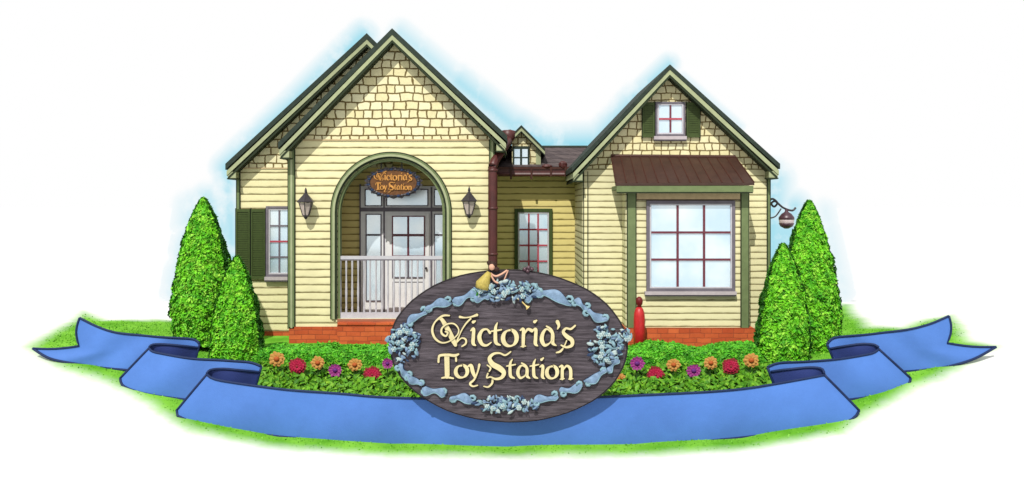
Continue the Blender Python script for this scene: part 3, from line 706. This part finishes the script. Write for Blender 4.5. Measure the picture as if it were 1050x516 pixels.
def scroll(m, a, b, w, ph=1):                               # a carved, curling length of ribbon
    A_, B_ = Vector(a), Vector(b); d = (B_-A_); L = d.length; d.normalize(); nr = Vector((-d.y, d.x)); n = 16
    lo, hi, e = [], [], []
    for i in range(n+1):
        t = i/n; c = A_+d*(L*t)+nr*(math.sin(t*PI*2+ph)*w*.14); ww = w*(.31+.12*math.sin(t*PI*2.6+ph*2))*min(1, .35+5*min(t, 1-t))
        hi.append(c+nr*ww); lo.append(c-nr*ww); e.append(.045+.03*math.sin(t*PI*3+ph))
    for sg_, t_ in ((1, .12), (-1, .9)):                     # small curled tips
        c0 = A_+d*(L*t_); q_ = [c0+d*(w*.32*math.cos(k_*.8)*(1-k_*.09))*sg_+nr*(w*.30*math.sin(k_*.8)*(1-k_*.09)+w*.2)*sg_ for k_ in range(8)]
        m.tube([(X(v_.x, YS), YS-.05, Z(v_.y, YS)) for v_ in q_], [.02, .028, .034, .034, .03, .026, .02, .012], 7, 2)
    r1 = [(X(p.x, YS), YS-q-.02, Z(p.y, YS)) for p, q in zip(hi, e)]
    mid = [(X((p.x+q.x)/2, YS), YS-r-.05, Z((p.y+q.y)/2, YS)) for p, q, r in zip(hi, lo, e)]
    r2 = [(X(p.x, YS), YS-q+.0, Z(p.y, YS)) for p, q in zip(lo, e)]
    m.grid([r1, mid, r2], 0); m.tube(r1, .011, 5, 2)  # pale edge tube, a highlight put in as colour
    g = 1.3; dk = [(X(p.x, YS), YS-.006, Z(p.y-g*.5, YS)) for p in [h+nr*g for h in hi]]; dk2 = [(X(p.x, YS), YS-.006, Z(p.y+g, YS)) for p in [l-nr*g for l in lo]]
    m.grid([dk, r1], 1); m.grid([r2, dk2], 1); m.add([dk[0], dk2[0], r2[0], r1[0]], [(0, 1, 2, 3)], 1); m.add([dk[-1], dk2[-1], r2[-1], r1[-1]], [(0, 1, 2, 3)], 1)  # deep blue strips around the scroll paint its shadow on the board
segs = [((464, 309), (489, 301), 11), ((436, 315), (463, 309), 11), ((417, 332), (438, 317), 9), ((408, 374), (420, 386), 9), ((417, 384), (433, 395), 9), ((433, 398), (457, 404), 11),
        ((462, 406), (487, 411), 11), ((546, 412), (572, 405), 10), ((574, 402), (597, 395), 10), ((599, 392), (622, 380), 10), ((622, 380), (634, 368), 8),
        ((550, 297), (587, 311), 13), ((588, 308), (603, 316), 9), ((599, 317), (622, 329), 11), ((484, 303), (502, 306), 11), ((538, 306), (556, 300), 10)]
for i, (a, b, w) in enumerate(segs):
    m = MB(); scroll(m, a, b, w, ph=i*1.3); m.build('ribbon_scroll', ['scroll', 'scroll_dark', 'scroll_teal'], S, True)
def cluster(cx, cy, wx, wy, n, seed):
    rnd = random.Random(seed); m = MB()
    cpt = P(cx, cy, YS); 
    for i in range(n):
        a = rnd.uniform(0, 2*PI); rr = math.sqrt(rnd.random()); px = cx+wx*rr*math.cos(a); py = cy+wy*rr*math.sin(a)
        kind = rnd.choice((0, 0, 1, 2, 2, 3)); L = rnd.uniform(4, 8.5); w = L*rnd.uniform(.3, .45); th = rnd.uniform(0, 2*PI)
        c = P(px, py, YS); dx, dz = math.cos(th), math.sin(th); s1 = L*SD/F/2; s2 = w*SD/F/2; y0 = YS-.03-rnd.uniform(0, .1)
        vs = []
        for k_, (lw, hh) in enumerate(((-1, 0), (-.45, 1), (.25, 1.05), (.75, .6), (1, 0))):
            for sd_ in (-1, 0, 1):
                vs.append((c.x+dx*s1*lw-dz*s2*hh*sd_, y0-(.03*hh if sd_ == 0 else 0)+.02*abs(lw), c.z+dz*s1*lw+dx*s2*hh*sd_))
        m.add(vs, [(3*i_+j, 3*i_+j+1, 3*i_+j+4, 3*i_+j+3) for i_ in range(4) for j in range(2)], kind)
    for i in range(max(3, n//14)):                          # little rosettes
        a = rnd.uniform(0, 2*PI); rr = math.sqrt(rnd.random())*.75; c = P(cx+wx*rr*math.cos(a), cy+wy*rr*math.sin(a), YS)
        for j in range(6):
            b = PI/3*j; m.ball((c.x+.035*math.cos(b), YS-.13, c.z+.035*math.sin(b)), (.025, .02, .025), rnd.choice((2, 3)), 7, 5)
        m.ball((c.x, YS-.15, c.z), .02, 3, 7, 5)
    return m.build('carved_bouquet', ['scroll', 'scroll_dark', 'scroll_teal', 'scroll_white'], S, True)
cluster(414, 352, 17, 19, 120, 1); cluster(621, 354, 18, 20, 130, 2); cluster(519, 298, 36, 11, 130, 3); cluster(520, 414, 34, 8, 110, 4); cluster(642, 343, 5, 6, 16, 5)
m = MB()                                                    # small carved figure on the rim
def pc(px, py, y=0): v = P(px, py, YS); return (v.x, YS-.08+y, v.z)
m.tube([pc(502, 279), pc(499, 284), pc(495.5, 291), pc(494, 296)], [.05, .085, .15, .13], 12, 0)
m.ball(pc(504.5, 273.5), (.062, .06, .07), 1); m.ball(pc(505, 271.5, .03), (.085, .07, .075), 2, jit=.1); m.ball(pc(509, 276, .02), (.06, .05, .05), 2, jit=.15); m.ball(pc(501.5, 269.5, .03), (.045, .04, .05), 2)
m.tube(crom([pc(503, 280), pc(508, 283), pc(514, 281), pc(520, 277)], 4), .02, 7, 1); m.tube(crom([pc(521, 277, .01), pc(519, 282), pc(517, 287)], 4), .014, 6, 1)
m.tube(crom([pc(503, 281), pc(507, 288), pc(511, 290)], 4), .02, 7, 1); m.tube(crom([pc(496, 296), pc(491, 299), pc(488, 304)], 4), .024, 7, 3)
m.build('carved_figure', ['yellow_dress', 'skin', 'hair', 'core'], S, True)
m = MB(); m.tube(crom([pc(531, 306), pc(535.5, 309.5), pc(539, 313), pc(541.5, 315.5)], 4), [.014]*9+[.02, .03, .045, .06], 10); m.build('carved_trumpet', 'gold', S, True)
m = MB()
for q_ in ((538, 276), (542, 274.5), (545.5, 276), (541, 278)): m.ball(pc(q_[0], q_[1], .06), (.045, .04, .04), 0, 8, 6, .1)
m.build('carved_crest', 'ball_dark', S, True)
# ------------------------------------------------------------------ small hanging sign in the arch
YH = .25; hc = P(403.5, 187.5, YH)
H = empty('hanging_sign', (hc.x, YH, hc.z+.5), 'small oval amber sign with gold lettering and black leafy rim hanging in the arch', 'sign')
m = MB(); n_ = 44
def ov(k, wob=0): return [(hc.x+29*26.25/F*k*math.cos(2*PI*i/n_)*(1+(wob if i % 2 else -wob)), hc.z+16*26.25/F*k*math.sin(2*PI*i/n_)*(1+(wob if i % 2 else -wob))) for i in range(n_)]
m.prism(ov(.82), YH-.03, YH+.03, 0); m.prism(ov(1, .05), YH-.012, YH+.02, 1)
rnd = random.Random(3)
for i in range(46):
    a = 2*PI*i/46; c = (hc.x+.65*math.cos(a), YH-.03, hc.z+.345*math.sin(a)); m.ball(c, (.05, .03, .035), 1 if i % 3 else 2, 7, 5, .2)
m.build('board', ['amber', 'dark_metal', 'scroll_dark'], H)
def TH(u, v): return (hc.x+(u-470)*.00118, hc.z+.02-(v-262)*.00128)
m = MB()
for i, s_ in enumerate(LINE1+LINE2): stroke(m, [(a, b, c*1.25) for a, b, c in s_], YH-.03, 0, TH, .01+.0004*i, depth=.012, n=4)
m.build('lettering', 'goldtext', H)
for px in (391, 412):
    m = MB(); zt = acz+math.sqrt(max(aro**2-(X(px, YH)-acx)**2, 0)); k_ = 0; z = hc.z+.33
    while z < zt+.0:
        m.tube([(X(px, YH)+.02*math.cos(a), YH+(.02*math.sin(a) if k_ % 2 else 0), z+.03+.03*math.sin(a)) if k_ % 2 == 0 else (X(px, YH), YH+.02*math.cos(a), z+.03+.03*math.sin(a)) for a in np.linspace(0, 2*PI, 9)], .009, 5, cap=False); z += .045; k_ += 1
    m.build('chain', 'dark_metal', H)
# ------------------------------------------------------------------ blue ribbon banner
def band(m, em, top, bot, mi, n=60, rows=7, ends=(True, True), sag=0, edge=.028):
    T_ = resample(crom([P(*p) for p in top], 8), n); B_ = resample(crom([P(*p) for p in bot], 8), n); g = []
    for j in range(rows):
        f = j/(rows-1); g.append([a.lerp(b, f)+Vector((0, -.10*math.sin(PI*f)*sag+.02*math.sin(i*.33+f*2), 0)) for i, (a, b) in enumerate(zip(T_, B_))])
    m.grid(g, mi)
    em.tube(g[0], edge, 6, 0); em.tube(g[-1], edge*1.15, 6, 0)
    if ends[0]: em.tube([r[0] for r in g], edge, 6, 0)
    if ends[1]: em.tube([r[-1] for r in g], edge, 6, 0)
m = MB(); e = MB()
band(m, e, [(212,384,-4.95),(226,390.5,-5.05),(289,399,-5.2),(350,404,-5.3),(400,407.5,-5.38),(521,411,-5.45),(640,406,-5.38),(700,403.5,-5.3),(760,399,-5.2),(798,393.5,-5.1),(845,384.5,-4.95)],
     [(181,421,-4.95),(184,428,-5.0),(219,438,-5.08),(285,448,-5.2),(400,457,-5.38),(521,460,-5.48),(650,457,-5.4),(760,449,-5.25),(840,439,-5.12),(872,431,-5.05),(881,421,-4.95)], 0, 110, 9, sag=.25)
for s in (0, 1):
    fx = (lambda p: p) if s == 0 else None
    if s == 0:
        dark1t = [(212,383,-4.93),(216,379.5,-4.86),(230,378.5,-4.75),(250,380,-4.62),(266.5,382,-4.48)]; dark1b = [(188,418,-4.93),(196,418,-4.86),(215,420,-4.75),(240,421,-4.6),(258,414,-4.48)]
        b2t = [(153,357,-4.02),(159,361.5,-4.1),(195,367.5,-4.22),(232,370,-4.32),(256,371.5,-4.4),(268,376,-4.46)]; b2b = [(123,388,-4.02),(127,396.5,-4.08),(150,404,-4.2),(188,410,-4.3),(225,412,-4.38),(258,412,-4.46)]
        d2t = [(153,356,-4.0),(157,353.5,-3.95),(172,353.5,-3.85),(190,355,-3.72),(203.5,357,-3.58)]; d2b = [(128,384,-4.0),(135,386,-3.95),(150,388,-3.85),(175,388,-3.72),(198,380,-3.58)]
        tt = [(81.5,326,-3.1),(98,334.5,-3.16),(120,341,-3.22),(149,344.5,-3.32),(180,346.5,-3.42),(199,348.5,-3.5),(204.5,353,-3.56)]
        tb = [(33,357.5,-3.05),(50,367,-3.1),(76,373,-3.2),(100,377,-3.28),(125,379,-3.36),(160,382,-3.46),(198,384,-3.56)]
        notch = (80.5, 355, -3.15)
    else:
        dark1t = [(845,383.5,-4.93),(843,378.5,-4.86),(830,377,-4.75),(806,379,-4.62),(791,381.5,-4.48)]; dark1b = [(876,416,-4.93),(868,417,-4.86),(845,419,-4.75),(815,420,-4.6),(800,412,-4.48)]
        b2t = [(901,358,-4.02),(893,363,-4.1),(865,367.5,-4.22),(830,371,-4.32),(800,372,-4.4),(787,376.5,-4.46)]; b2b = [(934,388,-4.02),(929,397,-4.08),(905,405,-4.2),(872,410,-4.3),(835,413,-4.38),(800,412,-4.46)]
        d2t = [(901,356.5,-4.0),(896,353.5,-3.95),(882,353,-3.85),(866,355,-3.72),(851,358,-3.58)]; d2b = [(930,384,-4.0),(920,386,-3.95),(905,388,-3.85),(880,388,-3.72),(860,380,-3.58)]
        tt = [(973,324,-3.1),(955,332,-3.16),(927,338.5,-3.22),(900,342,-3.32),(872,344.5,-3.42),(855,347,-3.5),(848,353,-3.56)]
        tb = [(1022,356,-3.05),(998,368,-3.1),(969,377,-3.2),(948,379.5,-3.28),(927,381,-3.36),(895,383,-3.46),(860,383,-3.56)]
        notch = (972, 352, -3.15)
    band(m, e, dark1t, dark1b, 1, 24, 7, (False, False)); band(m, e, b2t, b2b, 0, 40, 7, (True, True), sag=.2)
    band(m, e, d2t, d2b, 1, 24, 7, (False, False))
    # swallow-tail end: cut along the notch
    T_ = resample(crom([P(*p) for p in tt], 8), 40); B_ = resample(crom([P(*p) for p in tb], 8), 40); N_ = P(*notch); g = []; rows = 13
    for j in range(rows):
        f = j/(rows-1); row = []
        tipT, tipB = T_[0], B_[0]
        # start of this row lies on the notch outline tipT -> N -> tipB
        sg_ = -1 if s == 0 else 1
        st = (tipT.lerp(N_, f*2)+Vector((sg_*.07*math.sin(f*2*PI), 0, 0))) if f < .5 else (N_.lerp(tipB, (f-.5)*2)-Vector((0, 0, .035*math.sin((f-.5)*2*PI))))
        for i in range(40):
            p_ = T_[i].lerp(B_[i], f); w = max(0, 1-i/22)**1.6; base0 = T_[0].lerp(B_[0], f); row.append(p_+(st-base0)*w+Vector((0, .03*math.sin(i*.4+f*2), 0)))
        g.append(row)
    m.grid(g, 0); e.tube(g[0], .028, 6); e.tube(g[-1], .032, 6); e.tube([r_[0] for r_ in g], .026, 6)
    e.tube([r_[-1] for r_ in g], .026, 6)
R = m.build('ribbon_banner', ['ribbon', 'ribbon_in'], smooth=True)
tag(R, 'long blue ribbon banner with folded swallowtail ends standing in front of the garden', 'banner')
eo = e.build('edging', 'navy', None, True); eo.parent = R
# ------------------------------------------------------------------ foliage
def leaves(m, pos, nrm, size, mi=0):
    N = len(pos); n_ = nrm+np.random.randn(N, 3)*.55; n_ /= np.linalg.norm(n_, axis=1)[:, None]
    r = np.random.randn(N, 3); r[:, 2] += .6; u = r-n_*(r*n_).sum(1)[:, None]; u /= np.linalg.norm(u, axis=1)[:, None]; w = np.cross(n_, u)
    s = size*(.55+.9*np.random.rand(N))[:, None]
    a = pos-u*s*.6; b = pos+w*s*.34+n_*s*.12; c = pos+u*s*.7; d = pos-w*s*.34+n_*s*.12
    V = np.stack([a, b, c, d], 1).reshape(-1, 3); o = len(m.v); m.v += V.tolist()
    m.f += [x_ for i in range(N) for x_ in ((o+4*i, o+4*i+1, o+4*i+2), (o+4*i, o+4*i+2, o+4*i+3))]; m.m += [mi]*(2*N)
def topiary(px, tip, base, hw, Y, label, seed, dark=False):
    x = X(px, Y); z1 = Z(tip, Y); zb_ = Z(base, Y); Rr = hw*(Y-CY)/F; g0 = gz(x, Y); H_ = z1-zb_
    r = empty('topiary_tree', (x, Y, g0), label, 'topiary tree', 'clipped evergreens flanking the shop')
    off = Vector((seed*3.1, 0, 0))
    def rad(t, a):
        b = Rr*(max(0, 1-t**2.1))**.8*(.84+.16*min(1, t/.22))
        v = Vector((math.cos(a)*1.7, math.sin(a)*1.7, t*H_*1.9))+off
        return b*(1+.08*noise.noise(v*1.4)+.13*noise.noise(v*3.3))+.02
    m = MB(); nu, nv = 28, 36; rows = []
    for i in range(nv+1):
        t = i/nv; rows.append([(x+rad(t, 2*PI*j/nu)*.93*math.cos(2*PI*j/nu), Y+rad(t, 2*PI*j/nu)*.85*math.sin(2*PI*j/nu), zb_+(H_-.05)*t) for j in range(nu+1)])
    m.grid(rows, 1)
    N = int(8200*H_*Rr/1.9); T_ = np.random.rand(N*2); A_ = np.random.rand(N*2)*2*PI
    keep = np.random.rand(N*2) < np.clip((1-T_**1.9)**.82+.1, 0, 1); T_ = T_[keep]; A_ = A_[keep]
    rr = np.array([rad(t, a) for t, a in zip(T_, A_)])*(.93+.1*np.random.rand(len(T_)))
    pos = np.stack([x+rr*np.cos(A_), Y+rr*np.sin(A_)*.92, zb_+H_*T_], 1)
    nr = np.stack([np.cos(A_), np.sin(A_), .25+.5*T_], 1)
    leaves(m, pos, nr, .07)
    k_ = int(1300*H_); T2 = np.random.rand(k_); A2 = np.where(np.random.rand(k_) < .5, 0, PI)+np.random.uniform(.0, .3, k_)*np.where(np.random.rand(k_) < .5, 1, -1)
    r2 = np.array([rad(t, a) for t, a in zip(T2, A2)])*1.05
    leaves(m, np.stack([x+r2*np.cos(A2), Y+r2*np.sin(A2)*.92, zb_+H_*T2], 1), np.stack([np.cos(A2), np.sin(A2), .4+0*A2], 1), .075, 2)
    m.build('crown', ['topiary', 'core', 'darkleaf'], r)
    m = MB(); m.tube([(x, Y, g0-.1), (x+.02, Y, (g0+zb_)/2), (x, Y, zb_+.5)], [.1, .08, .06], 9); m.build('trunk', 'bark', r, True)
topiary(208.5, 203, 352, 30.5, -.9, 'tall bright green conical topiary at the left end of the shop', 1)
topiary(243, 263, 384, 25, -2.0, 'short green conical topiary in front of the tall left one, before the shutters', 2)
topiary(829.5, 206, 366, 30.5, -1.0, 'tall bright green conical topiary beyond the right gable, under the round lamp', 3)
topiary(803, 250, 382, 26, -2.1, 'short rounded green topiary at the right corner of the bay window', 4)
def hedge(px0, px1, topf, Y0, Y1, label, seed):
    xa, xb = X(px0, Y0), X(px1, Y0)
    r = empty('hedge', ((xa+xb)/2, (Y0+Y1)/2, gz((xa+xb)/2, (Y0+Y1)/2)), label, 'hedge', 'low hedges along the brick base')
    def tz(x): return Z(topf(W0+x*F/(Y0-CY)), Y0)-.17+.05*noise.noise(Vector((x*2.2+seed, 0, 0)))+.03*noise.noise(Vector((x*6+seed, 3, 0)))
    m = MB(); n_ = 60; prof = ((0, 0), (-.02, .5), (.0, .85), (.12, 1), (.5, 1.02), (1, .97), (1.03, 0)); rows = []
    for i in range(n_+1):
        x = xa+(xb-xa)*i/n_; t = tz(x)-.05; row = []
        for a, b in prof:
            y = Y0+(Y1-Y0)*a+.04; g = gz(x, y)-.05; row.append((x, y, g+(t-g)*b))
        rows.append(row)
    m.grid(rows, 1)
    for rw_ in (rows[0], rows[-1]): m.add(rw_, [tuple(range(len(rw_)))], 1)
    N = int(4600*(xb-xa)); xx = xa+(xb-xa)*np.random.rand(N); s = np.random.rand(N)*1.35
    pos = []; nr = []
    for x, q_ in zip(xx, s):
        t = tz(x)
        bl = .04*noise.noise(Vector((x*4, q_*4, seed)))
        if q_ < 1: g = gz(x, Y0); pos.append((x, Y0-.02-bl+.10*q_**4, g+(t-g)*q_)); nr.append((0, -1, .35+q_**3))
        else: f = (q_-1)/.35; pos.append((x, Y0+.1+(Y1-Y0-.1)*f, t+bl)); nr.append((0, -.3, 1))
    leaves(m, np.array(pos)+np.random.randn(N, 3)*.02, np.array(nr), .07)
    for xe_, sg in ((xa, -1), (xb, 1)):
        k_ = 500; y = Y0+(Y1-Y0)*np.random.rand(k_); f = np.random.rand(k_); g = gz_arr(np.stack([np.full(k_, xe_), y], 1)); t = tz(xe_)
        leaves(m, np.stack([np.full(k_, xe_)+sg*.03*np.random.rand(k_), y, g+(t-g)*f], 1), np.tile([sg, 0, .3], (k_, 1)), .09)
    m.build('foliage', ['hedge', 'core'], r)
def f1(p): return np.interp(p, (262, 285, 300, 400, 440), (354, 353.5, 352.5, 354, 356))
def f2(p): return np.interp(p, (630, 655, 670, 700, 722, 745, 765, 800), (357, 352, 349.5, 351, 355.5, 351, 350, 351))
hedge(261, 470, f1, -2.3, -1.25, 'low clipped hedge along the brick below the arched porch', 1.0)
hedge(586, 800, f2, -2.3, -1.3, 'low clipped hedge with a dipped top along the brick below the bay window', 9.0)
# low leafy planting behind the ribbon
Nn = 15000; xx = np.random.uniform(X(258, -3), X(800, -3), Nn); yy_ = np.random.uniform(-4.2, -2.35, Nn); zz = gz_arr(np.stack([xx, yy_], 1))+np.random.rand(Nn)**1.3*.2
m = MB(); nr = np.tile([0, -.6, .8], (Nn, 1)); leaves(m, np.stack([xx, yy_, zz], 1), nr, .13)
tag(m.build('ground_cover', 'cover'), 'dark green leafy ground cover between hedges and blue banner', 'ground cover', kind='stuff')
# ------------------------------------------------------------------ flowers
def flower(px, py, r, kind, label, group):
    r *= 1.0
    Y = -2.95+random.uniform(-.06, .06); c = P(px, py, Y); g = gz(c.x, Y)
    root = empty('garden_flower', (c.x, Y, g), label, 'flower', group)
    m = MB(); bx = random.uniform(-.03, .03)
    m.tube(crom([(c.x+bx, Y+.03, g-.03), (c.x+bx*.4, Y+.04, (g+c.z)/2), (c.x, Y+.02, c.z)], 5), .017, 6); m.build('stem', 'stem', root, True)
    m = MB()
    for sg in (-1, 1):
        z0 = g+(c.z-g)*random.uniform(.2, .5); L = .16
        m.add([(c.x, Y+.02, z0), (c.x+sg*L*.5, Y-.02, z0+.1), (c.x+sg*L, Y-.01, z0+.12), (c.x+sg*L*.5, Y+.0, z0+.03)], [(0, 1, 2), (0, 2, 3)])
    m.build('leaf', 'stem', root)
    rad_ = r*(Y-CY)/F; m = MB()
    def petals(n, r0, r1, w, y, mi, z_tilt=.04, ph=0):
        for i in range(n):
            a = 2*PI*i/n+ph; ca, sa = math.cos(a), math.sin(a); k = random.uniform(.9, 1.08); vs = []
            for q_, ww in ((r0, .45), (r0+(r1-r0)*.5, 1), (r0+(r1-r0)*.85, .8), (r1, .2)):
                q_ *= k
                for sd_ in (-1, 0, 1):
                    vs.append((c.x+ca*q_-sa*w*ww*sd_, y-(q_/r1)*z_tilt*.5-(.012 if sd_ == 0 else 0), c.z+sa*q_*.92+ca*w*ww*sd_))
            m.add(vs, [(3*i_+j, 3*i_+j+1, 3*i_+j+4, 3*i_+j+3) for i_ in range(3) for j in range(2)], mi)
    if kind == 'red':
        petals(16, rad_*.3, rad_, rad_*.2, Y, 1); petals(14, rad_*.2, rad_*.76, rad_*.2, Y-.03, 0, ph=.2); petals(10, .01, rad_*.48, rad_*.16, Y-.055, 0, ph=.5)
        m.build('blossom', ['pet_red', 'pet_redout'], root, True)
        k = MB(); k.ball((c.x, Y-.06, c.z), (rad_*.16, .03, rad_*.16)); k.build('centre', 'pet_redout', root, True)
    elif kind == 'peach':
        petals(10, rad_*.25, rad_, rad_*.27, Y, 0); petals(9, rad_*.25, rad_*.78, rad_*.2, Y-.025, 0, ph=.3); m.build('blossom', 'pet_orange', root, True)
        k = MB(); k.ball((c.x, Y-.045, c.z), (rad_*.36, .045, rad_*.3)); k.build('centre', 'cen_orange', root, True)
    elif kind == 'purple':
        petals(12, rad_*.2, rad_, rad_*.22, Y, 0, .12); petals(9, rad_*.1, rad_*.66, rad_*.2, Y-.03, 0, ph=.3); m.build('blossom', 'pet_purple', root, True)
        k = MB(); k.ball((c.x, Y-.055, c.z), (rad_*.34, .035, rad_*.28)); k.build('centre', 'cen_purple', root, True)
    else:
        petals(6, rad_*.15, rad_, rad_*.36, Y-.25, 0); m.build('blossom', 'pet_yellow', root, True)
        k = MB(); k.ball((c.x, Y-.27, c.z), rad_*.3); k.build('centre', 'cen_orange', root, True)
G1 = 'tall flowers in the bed before the hedges'
for a in ((284, 368, 8.5, 'peach', 'peach flower at the far left of the bed, beside the short topiary'),
          (305, 375.5, 9.5, 'red', 'crimson round flower between the two leftmost peach flowers'),
          (326, 372, 7.5, 'peach', 'peach flower between a crimson bloom and a purple bloom, left bed'),
          (344, 379.5, 7.5, 'purple', 'purple flower in the middle of the left bed between two peach flowers'),
          (364, 374, 7.5, 'peach', 'peach flower in the left bed nearest the oval sign'),
          (382, 384, 9.5, 'red', 'crimson round flower in the left bed next to the oval sign'),
          (397.5, 372.5, 6, 'purple', 'purple flower half hidden by the left rim of the oval sign'),
          (653, 372.5, 8, 'purple', 'purple flower directly below the red post'),
          (636, 389, 7, 'peach', 'low peach flower touching the right rim of the oval sign'),
          (672, 384, 9.5, 'red', 'crimson round flower in the right bed nearest the oval sign'),
          (690.5, 374, 7.5, 'peach', 'peach flower in the right bed between a crimson and a purple bloom'),
          (711, 380, 7.8, 'purple', 'purple flower under the middle of the bay window'),
          (728.5, 372, 7.5, 'peach', 'peach flower under the bay window between a purple and a crimson bloom'),
          (749, 375.5, 9.5, 'red', 'crimson round flower below the right side of the bay window'),
          (770, 369.5, 8.3, 'peach', 'peach flower at the far right of the bed, beside the short topiary')):
    flower(*a, G1)
for a in ((324.5, 396, 3, 'yellow', 'tiny yellow flower, leftmost of three low ones in the left bed'),
          (348.5, 397, 3.4, 'yellow', 'tiny yellow flower, middle of three low ones in the left bed'),
          (358.5, 396, 3, 'yellow', 'tiny yellow flower, rightmost of three low ones in the left bed'),
          (695.5, 396.5, 3, 'yellow', 'tiny yellow flower, leftmost of three low ones in the right bed'),
          (705, 397, 3.2, 'yellow', 'tiny yellow flower, middle of three low ones in the right bed'),
          (730, 394.5, 3, 'yellow', 'tiny yellow flower, rightmost of three low ones in the right bed')):
    flower(*a, 'tiny yellow flowers low in the bed')
# ------------------------------------------------------------------ red post
Yq = -1.12; x = X(655.5, Yq); g0 = gz(x, Yq); zt = Z(304, Yq); s = (Yq-CY)/F
r = empty('red_post', (x, Yq, g0), 'red painted garden post with a rounded shoulder and dark red knob', 'post')
h = zt-g0
m = MB(); m.lathe((x, Yq, g0), [(5.8*s, -.05), (5.8*s, h*.45), (5.7*s, h-21*s), (5.3*s, h-17*s), (4.2*s, h-13.5*s), (2.6*s, h-11*s)], 20); m.build('body', 'red', r, True)
m = MB(); m.lathe((x, Yq, g0), [(2.4*s, h-11*s), (2.1*s, h-9.5*s), (3.2*s, h-8*s), (3.7*s, h-5*s), (3.0*s, h-2*s), (1.2*s, h-.3*s)], 16); m.build('knob', 'darkred', r, True)
# ------------------------------------------------------------------ sky: a glowing sheet painted with soft cyan haze behind the roofs
YK = 8.0
hal = [((232,172),(300,108),22,.9),((300,108),(372,36),22,.9),((410,34),(470,84),20,.6),((470,84),(530,132),24,.8),((530,132),(560,150),26,1),((560,150),(605,148),28,1),
       ((605,148),(650,100),20,.75),((650,100),(686,66),16,.8),((700,78),(760,130),8,.35),((792,185),(792,290),30,.9),((232,172),(238,250),20,.8),((196,212),(182,300),26,.5),
       ((212,203),(238,250),22,.7),((846,215),(866,300),20,.3),((812,250),(815,212),24,.8),((866,300),(868,330),12,.25)]
nxk, nzk = 240, 130; x0, x1, z0, z1 = X(130, YK), X(930, YK), Z(345, YK), Z(5, YK)
gx, gzk = np.meshgrid(np.linspace(x0, x1, nxk), np.linspace(z0, z1, nzk)); q = np.stack([gx.ravel(), gzk.ravel()], 1)
val = np.zeros(len(q)); k34 = (YK-CY)/F
for a, b, rr, st in hal:
    A_ = np.array([X(a[0], YK), Z(a[1], YK)]); B_ = np.array([X(b[0], YK), Z(b[1], YK)]); ab = B_-A_
    t_ = np.clip(((q-A_)@ab)/(ab@ab), 0, 1); d = np.hypot(*(q-(A_+t_[:, None]*ab)).T)/(rr*k34)
    val = np.maximum(val, st*np.clip(1-d, 0, 1)**1.15)
sil = [(232,172),(376,38),(402,34),(530,134),(560,152),(605,150),(686,70),(796,172),(815,214),(846,220),(864,300),(866,330),(184,330),(184,300),(198,214),(212,206),(238,250)]
lawn_, LP = LP, np.array([(X(a, YK), Z(b, YK)) for a, b in sil]); din = poly_sd(q); LP = lawn_
val = np.maximum(val, .8*np.clip(din/.5, 0, 1))
m = MB(); m.v = [(a, YK, b) for a, b in q.tolist()]; m.f = [(j*nxk+i, j*nxk+i+1, (j+1)*nxk+i+1, (j+1)*nxk+i) for j in range(nzk-1) for i in range(nxk-1)]; m.m = [0]*len(m.f)
t = NT('cyan_haze'); at_ = t.node('ShaderNodeAttribute', attribute_name='haze'); p = t.pos()
n = t.noise(1.2, p, 4, .6)
fac = t.math('MULTIPLY', at_.outputs['Fac'], t.ramp(n, .1, .5))
hz_c = t.mix(fac, (1, 1, 1, 1), lin((150, 220, 238))+(1,)); alpha = t.ramp(fac, .0, .12)
tr = t.node('ShaderNodeBsdfTransparent'); em = t.node('ShaderNodeEmission'); em.inputs[0].default_value = lin((158, 222, 238))+(1,)
mx = t.node('ShaderNodeMixShader'); t.link(alpha, mx.inputs[0]); t.link(hz_c, em.inputs[0]); t.link(tr.outputs[0], mx.inputs[1]); t.link(em.outputs[0], mx.inputs[2])
t.link(mx.outputs[0], t.n['Material Output'].inputs[0]); M['haze'] = t.m
sk = m.build('sky', 'haze', smooth=True); tag(sk, kind='structure')
aa = sk.data.attributes.new('haze', 'FLOAT', 'POINT'); aa.data.foreach_set('value', val.astype(np.float32))
# ------------------------------------------------------------------ light, world, camera
w = bpy.data.worlds.new('World'); scene.world = w; w.use_nodes = True
bg = w.node_tree.nodes['Background']; bg.inputs[0].default_value = (1, 1, 1, 1); bg.inputs[1].default_value = 1.0
sd_ = bpy.data.lights.new('sun', 'SUN'); sd_.energy = 4.8; sd_.angle = math.radians(.6); sd_.color = (1, .97, .9)
so = bpy.data.objects.new('sun', sd_); COL.objects.link(so)
so.rotation_euler = Vector((.27, 1.0, -1.1)).to_track_quat('-Z', 'Y').to_euler(); so.location = (-5, -12, 14)
cam = bpy.data.cameras.new('camera'); co = bpy.data.objects.new('camera', cam); COL.objects.link(co)
co.location = (0, CY, CZ); co.rotation_euler = (math.radians(90), 0, 0)
cam.sensor_width = 36; cam.lens = F/1050*36; cam.shift_y = -(258-HZ)/1050; cam.clip_end = 6000
scene.camera = co
scene.view_settings.view_transform = 'Standard'; scene.view_settings.look = 'None'; scene.view_settings.exposure = 0
